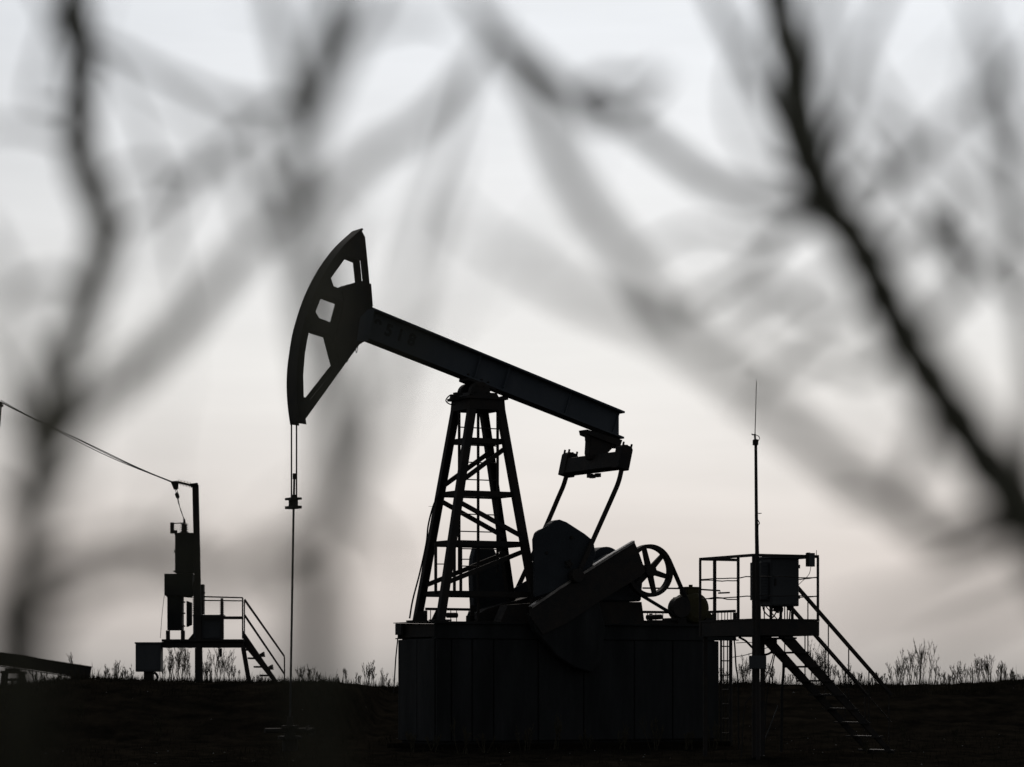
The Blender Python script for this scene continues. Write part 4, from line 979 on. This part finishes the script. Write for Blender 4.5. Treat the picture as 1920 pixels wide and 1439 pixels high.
shrub('bare left shrub whose dark stem runs up the left edge of view', 30, 2.3, [
    ('stem', [(15,1330),(25,1190),(48,1060),(62,960),(72,860),(97,760),(130,660),(165,560),(192,480),(198,430),(178,365),(152,300),(150,200),(148,100),(138,-40),(120,-300)], 1.4, 2.6, 5.0, 10.0),
    ('stem', [(70,1330),(60,1180),(55,1050),(80,940),(95,870),(80,760),(50,640),(10,520),(-40,420)], 1.3, 1.6, 4.5, 2.0),
    ('branch', [(60,985),(80,885),(130,800),(200,740),(300,655),(400,545),(480,450),(560,375)], 2.3, 1.6, 7.5, 4.5),
    ('branch', [(197,440),(240,420),(300,375),(400,295),(500,215),(580,170),(640,60),(690,-60)], 2.38, 1.8, 3.6, 2.2),
    ('branch', [(148,60),(220,95),(330,150),(430,190),(540,205),(600,260)], 2.39, 1.7, 3.2, 2.0),
    ('branch', [(152,290),(110,262),(50,240),(-30,232)], 2.4, 1.8, 3.0, 2.0),
    ('branch', [(165,565),(110,525),(60,535),(-40,590)], 2.35, 1.7, 3.4, 2.4),
    ('branch', [(45,1075),(120,1040),(210,1010),(300,1020),(380,1070),(430,1080),(520,1030)], 1.7, 1.35, 3.4, 2.6),
    ('branch', [(70,880),(40,800),(10,700),(-40,620)], 2.3, 1.7, 3.0, 2.0),
    ('branch', [(30,1180),(110,1150),(190,1090),(260,1080),(330,1000),(400,930)], 2.3, 1.4, 3.5, 2.0),
    ('branch', [(150,130),(110,60),(70,-20),(40,-80)], 2.39, 1.8, 3.0, 2.0),
    ('branch', [(180,360),(230,320),(300,310),(380,320),(450,300)], 2.39, 1.9, 2.6, 1.8),
    ('branch', [(55,1000),(20,930),(-30,900)], 2.3, 1.9, 4.0, 2.5),
    ('branch', [(10,760),(70,845),(110,905),(170,880)], 1.5, 1.4, 6.0, 4.0),
    ('branch', [(150,120),(215,130),(300,330),(330,480),(360,650)], 2.4, 1.9, 2.2, 1.6),
    ('branch', [(148,200),(60,190),(90,60),(130,-60)], 2.4, 2.0, 2.4, 1.8),
    ('branch', [(470,440),(440,310),(395,300),(330,420),(250,560)], 1.9, 1.9, 2.2, 1.6),
    ('branch', [(60,1080),(130,1090),(250,1065),(420,1095),(520,1045),(600,960)], 1.5, 1.3, 2.6, 1.8)])
shrub('bare middle shrub with one upright stem behind the horse head', 600, 2.0, [
    ('stem', [(600,1330),(606,1180),(612,1030),(626,900),(618,780),(590,640),(566,500),(556,400),(556,330),(575,215),(600,110),(625,-40),(640,-260)], 1.3, 1.9, 4.2, 4.8),
    ('stem', [(570,1330),(582,1200),(592,1080),(602,960),(640,830),(655,720),(640,600),(600,500),(575,420)], 1.25, 1.5, 2.6, 1.8),
    ('branch', [(557,335),(562,240),(540,120),(505,-20),(480,-120)], 1.75, 1.9, 5.5, 2.8),
    ('branch', [(558,330),(590,230),(640,120),(700,10),(750,-90)], 1.75, 1.5, 4.5, 2.4),
    ('branch', [(562,400),(620,360),(700,290),(800,225),(880,130),(950,20)], 1.75, 1.9, 5.2, 3.0),
    ('branch', [(612,1040),(650,930),(700,820),(740,660),(785,480),(830,340),(850,240)], 1.95, 1.4, 3.6, 2.2),
    ('branch', [(560,420),(490,430),(430,300),(340,200),(250,140)], 1.75, 1.5, 2.6, 1.8),
    ('branch', [(622,870),(660,960),(720,1010),(740,1090)], 1.95, 1.6, 2.6, 1.8),
    ('branch', [(605,1190),(560,1090),(470,1050),(400,1075),(330,1010)], 1.6, 1.35, 3.2, 2.2),
    ('branch', [(600,650),(640,560),(650,460),(700,380)], 1.85, 1.6, 2.4, 1.6),
    ('branch', [(625,760),(660,900),(600,1000),(480,1045),(360,1110)], 1.6, 1.35, 4.0, 2.4),
    ('branch', [(870,110),(852,250),(800,400),(770,520)], 1.9, 1.9, 2.4, 1.6),
    ('branch', [(556,380),(500,330),(470,220),(400,190)], 1.8, 1.9, 3.2, 2.0),
    ('branch', [(600,110),(680,60),(790,40),(860,60)], 1.85, 1.9, 2.6, 1.8)])
right_shrub = shrub('bare right shrub with the thickest dark stem crossing the right side', 2080, 2.1, [
    ('stem', [(2060,1240),(2000,1090),(1925,965),(1850,868),(1770,750),(1700,640),(1645,530),(1600,440),(1552,388),(1524,300),(1500,210),(1482,110),(1455,-30),(1420,-260)], 1.6, 2.6, 11.0, 10.5),
    ('stem', [(2090,1260),(2030,1110),(1950,960),(1880,860),(1800,740),(1720,620),(1650,480),(1585,385),(1545,280),(1530,190),(1540,80),(1560,-60)], 1.5, 1.9, 4.6, 3.6),
    ('branch', [(1548,385),(1500,330),(1460,230),(1400,115),(1335,-10),(1290,-110)], 2.35, 2.0, 6.0, 3.6),
    ('branch', [(1545,392),(1430,372),(1330,340),(1250,285),(1160,215),(1080,180),(1005,125),(940,60),(880,-20)], 2.35, 1.8, 5.6, 4.6),
    ('branch', [(1850,1012),(1760,1000),(1690,955),(1600,895),(1500,815),(1400,735),(1320,670),(1220,610),(1100,562),(990,500),(890,435),(835,380)], 1.9, 1.45, 6.6, 2.6),
    ('branch', [(1545,395),(1475,432),(1430,490),(1370,538),(1300,566)], 2.35, 1.8, 4.6, 3.2),
    ('branch', [(1300,640),(1240,580),(1180,490),(1100,385),(1040,280),(1015,200),(960,110),(900,30),(840,-60)], 1.6, 1.8, 4.4, 6.4),
    ('branch', [(1645,530),(1590,600),(1530,590),(1470,545),(1400,565),(1330,620)], 2.2, 1.7, 3.4, 2.4),
    ('branch', [(1700,645),(1620,700),(1550,672),(1480,690),(1400,650)], 2.2, 1.6, 4.0, 2.6),
    ('branch', [(1560,395),(1620,330),(1690,330),(1780,225),(1880,150),(1960,60)], 2.35, 1.6, 4.2, 2.4),
    ('branch', [(1525,300),(1580,210),(1610,110),(1660,-10),(1690,-90)], 2.4, 1.9, 4.2, 2.6),
    ('branch', [(1600,445),(1660,380),(1700,260),(1640,160),(1590,60)], 2.35, 1.5, 2.8, 2.0),
    ('branch', [(1640,520),(1720,430),(1790,490),(1800,380),(1760,330)], 2.25, 1.6, 4.0, 2.8),
    ('branch', [(1930,970),(1940,700),(1900,440),(1905,250),(1860,90),(1800,-40)], 2.05, 1.7, 5.0, 3.0),
    ('branch', [(1945,500),(1890,330),(1840,200),(1900,60)], 1.9, 1.6, 3.4, 2.4),
    ('branch', [(1700,640),(1800,560),(1870,470),(1950,430)], 2.2, 1.5, 2.6, 1.8),
    ('branch', [(1080,185),(1130,150),(1200,150),(1240,130)], 2.0, 1.7, 3.4, 3.0),
    ('branch', [(1925,970),(1880,1010),(1800,1040),(1720,1080)], 2.0, 1.6, 3.4, 2.2),
    ('branch', [(1550,388),(1600,250),(1680,330),(1790,440),(1900,560),(1960,600)], 2.3, 1.9, 2.6, 2.0),
    ('branch', [(1950,420),(1880,380),(1780,300),(1690,250),(1620,190)], 2.0, 1.9, 3.0, 2.0),
    ('branch', [(1520,405),(1420,440),(1300,430),(1180,485)], 2.2, 1.9, 2.4, 1.8),
    ('branch', [(1640,500),(1590,500),(1480,560),(1380,640),(1300,660)], 2.1, 1.9, 3.0, 2.0),
    ('branch', [(1560,560),(1500,640),(1430,720),(1390,800)], 2.1, 1.9, 2.6, 1.8),
    ('branch', [(1500,330),(1420,300),(1372,220),(1380,120),(1430,20)], 2.3, 1.9, 2.6, 1.8),
    ('branch', [(1700,650),(1790,560),(1800,480),(1760,420),(1790,360)], 2.0, 1.7, 4.6, 3.4),
    ('branch', [(1800,740),(1740,800),(1700,900),(1640,930),(1560,940)], 1.9, 1.5, 4.6, 3.0),
    ('branch', [(1060,190),(1120,230),(1200,200),(1260,140)], 2.0, 1.9, 3.6, 2.8),
    ('branch', [(1960,1010),(1870,1075),(1760,1110),(1650,1130),(1540,1165)], 1.6, 1.3, 2.8, 1.6),
    ('branch', [(1970,1120),(1880,1150),(1790,1190),(1700,1255)], 1.5, 1.3, 2.6, 1.6)])
bq = W(1302, 566, 2.1)
MB().lathe(bq - Vector((0,0,0.008)), (0,0,1), [(0,0.003),(0.002,0.008),(0.008,0.009),(0.013,0.006),(0.016,0.002)], 10).build('bud', 'bud', right_shrub, right_shrub.location, smooth=True)
print('objects', len(bpy.data.objects), 'tris', sum(len(o.data.polygons) for o in bpy.data.objects if o.type == 'MESH'))
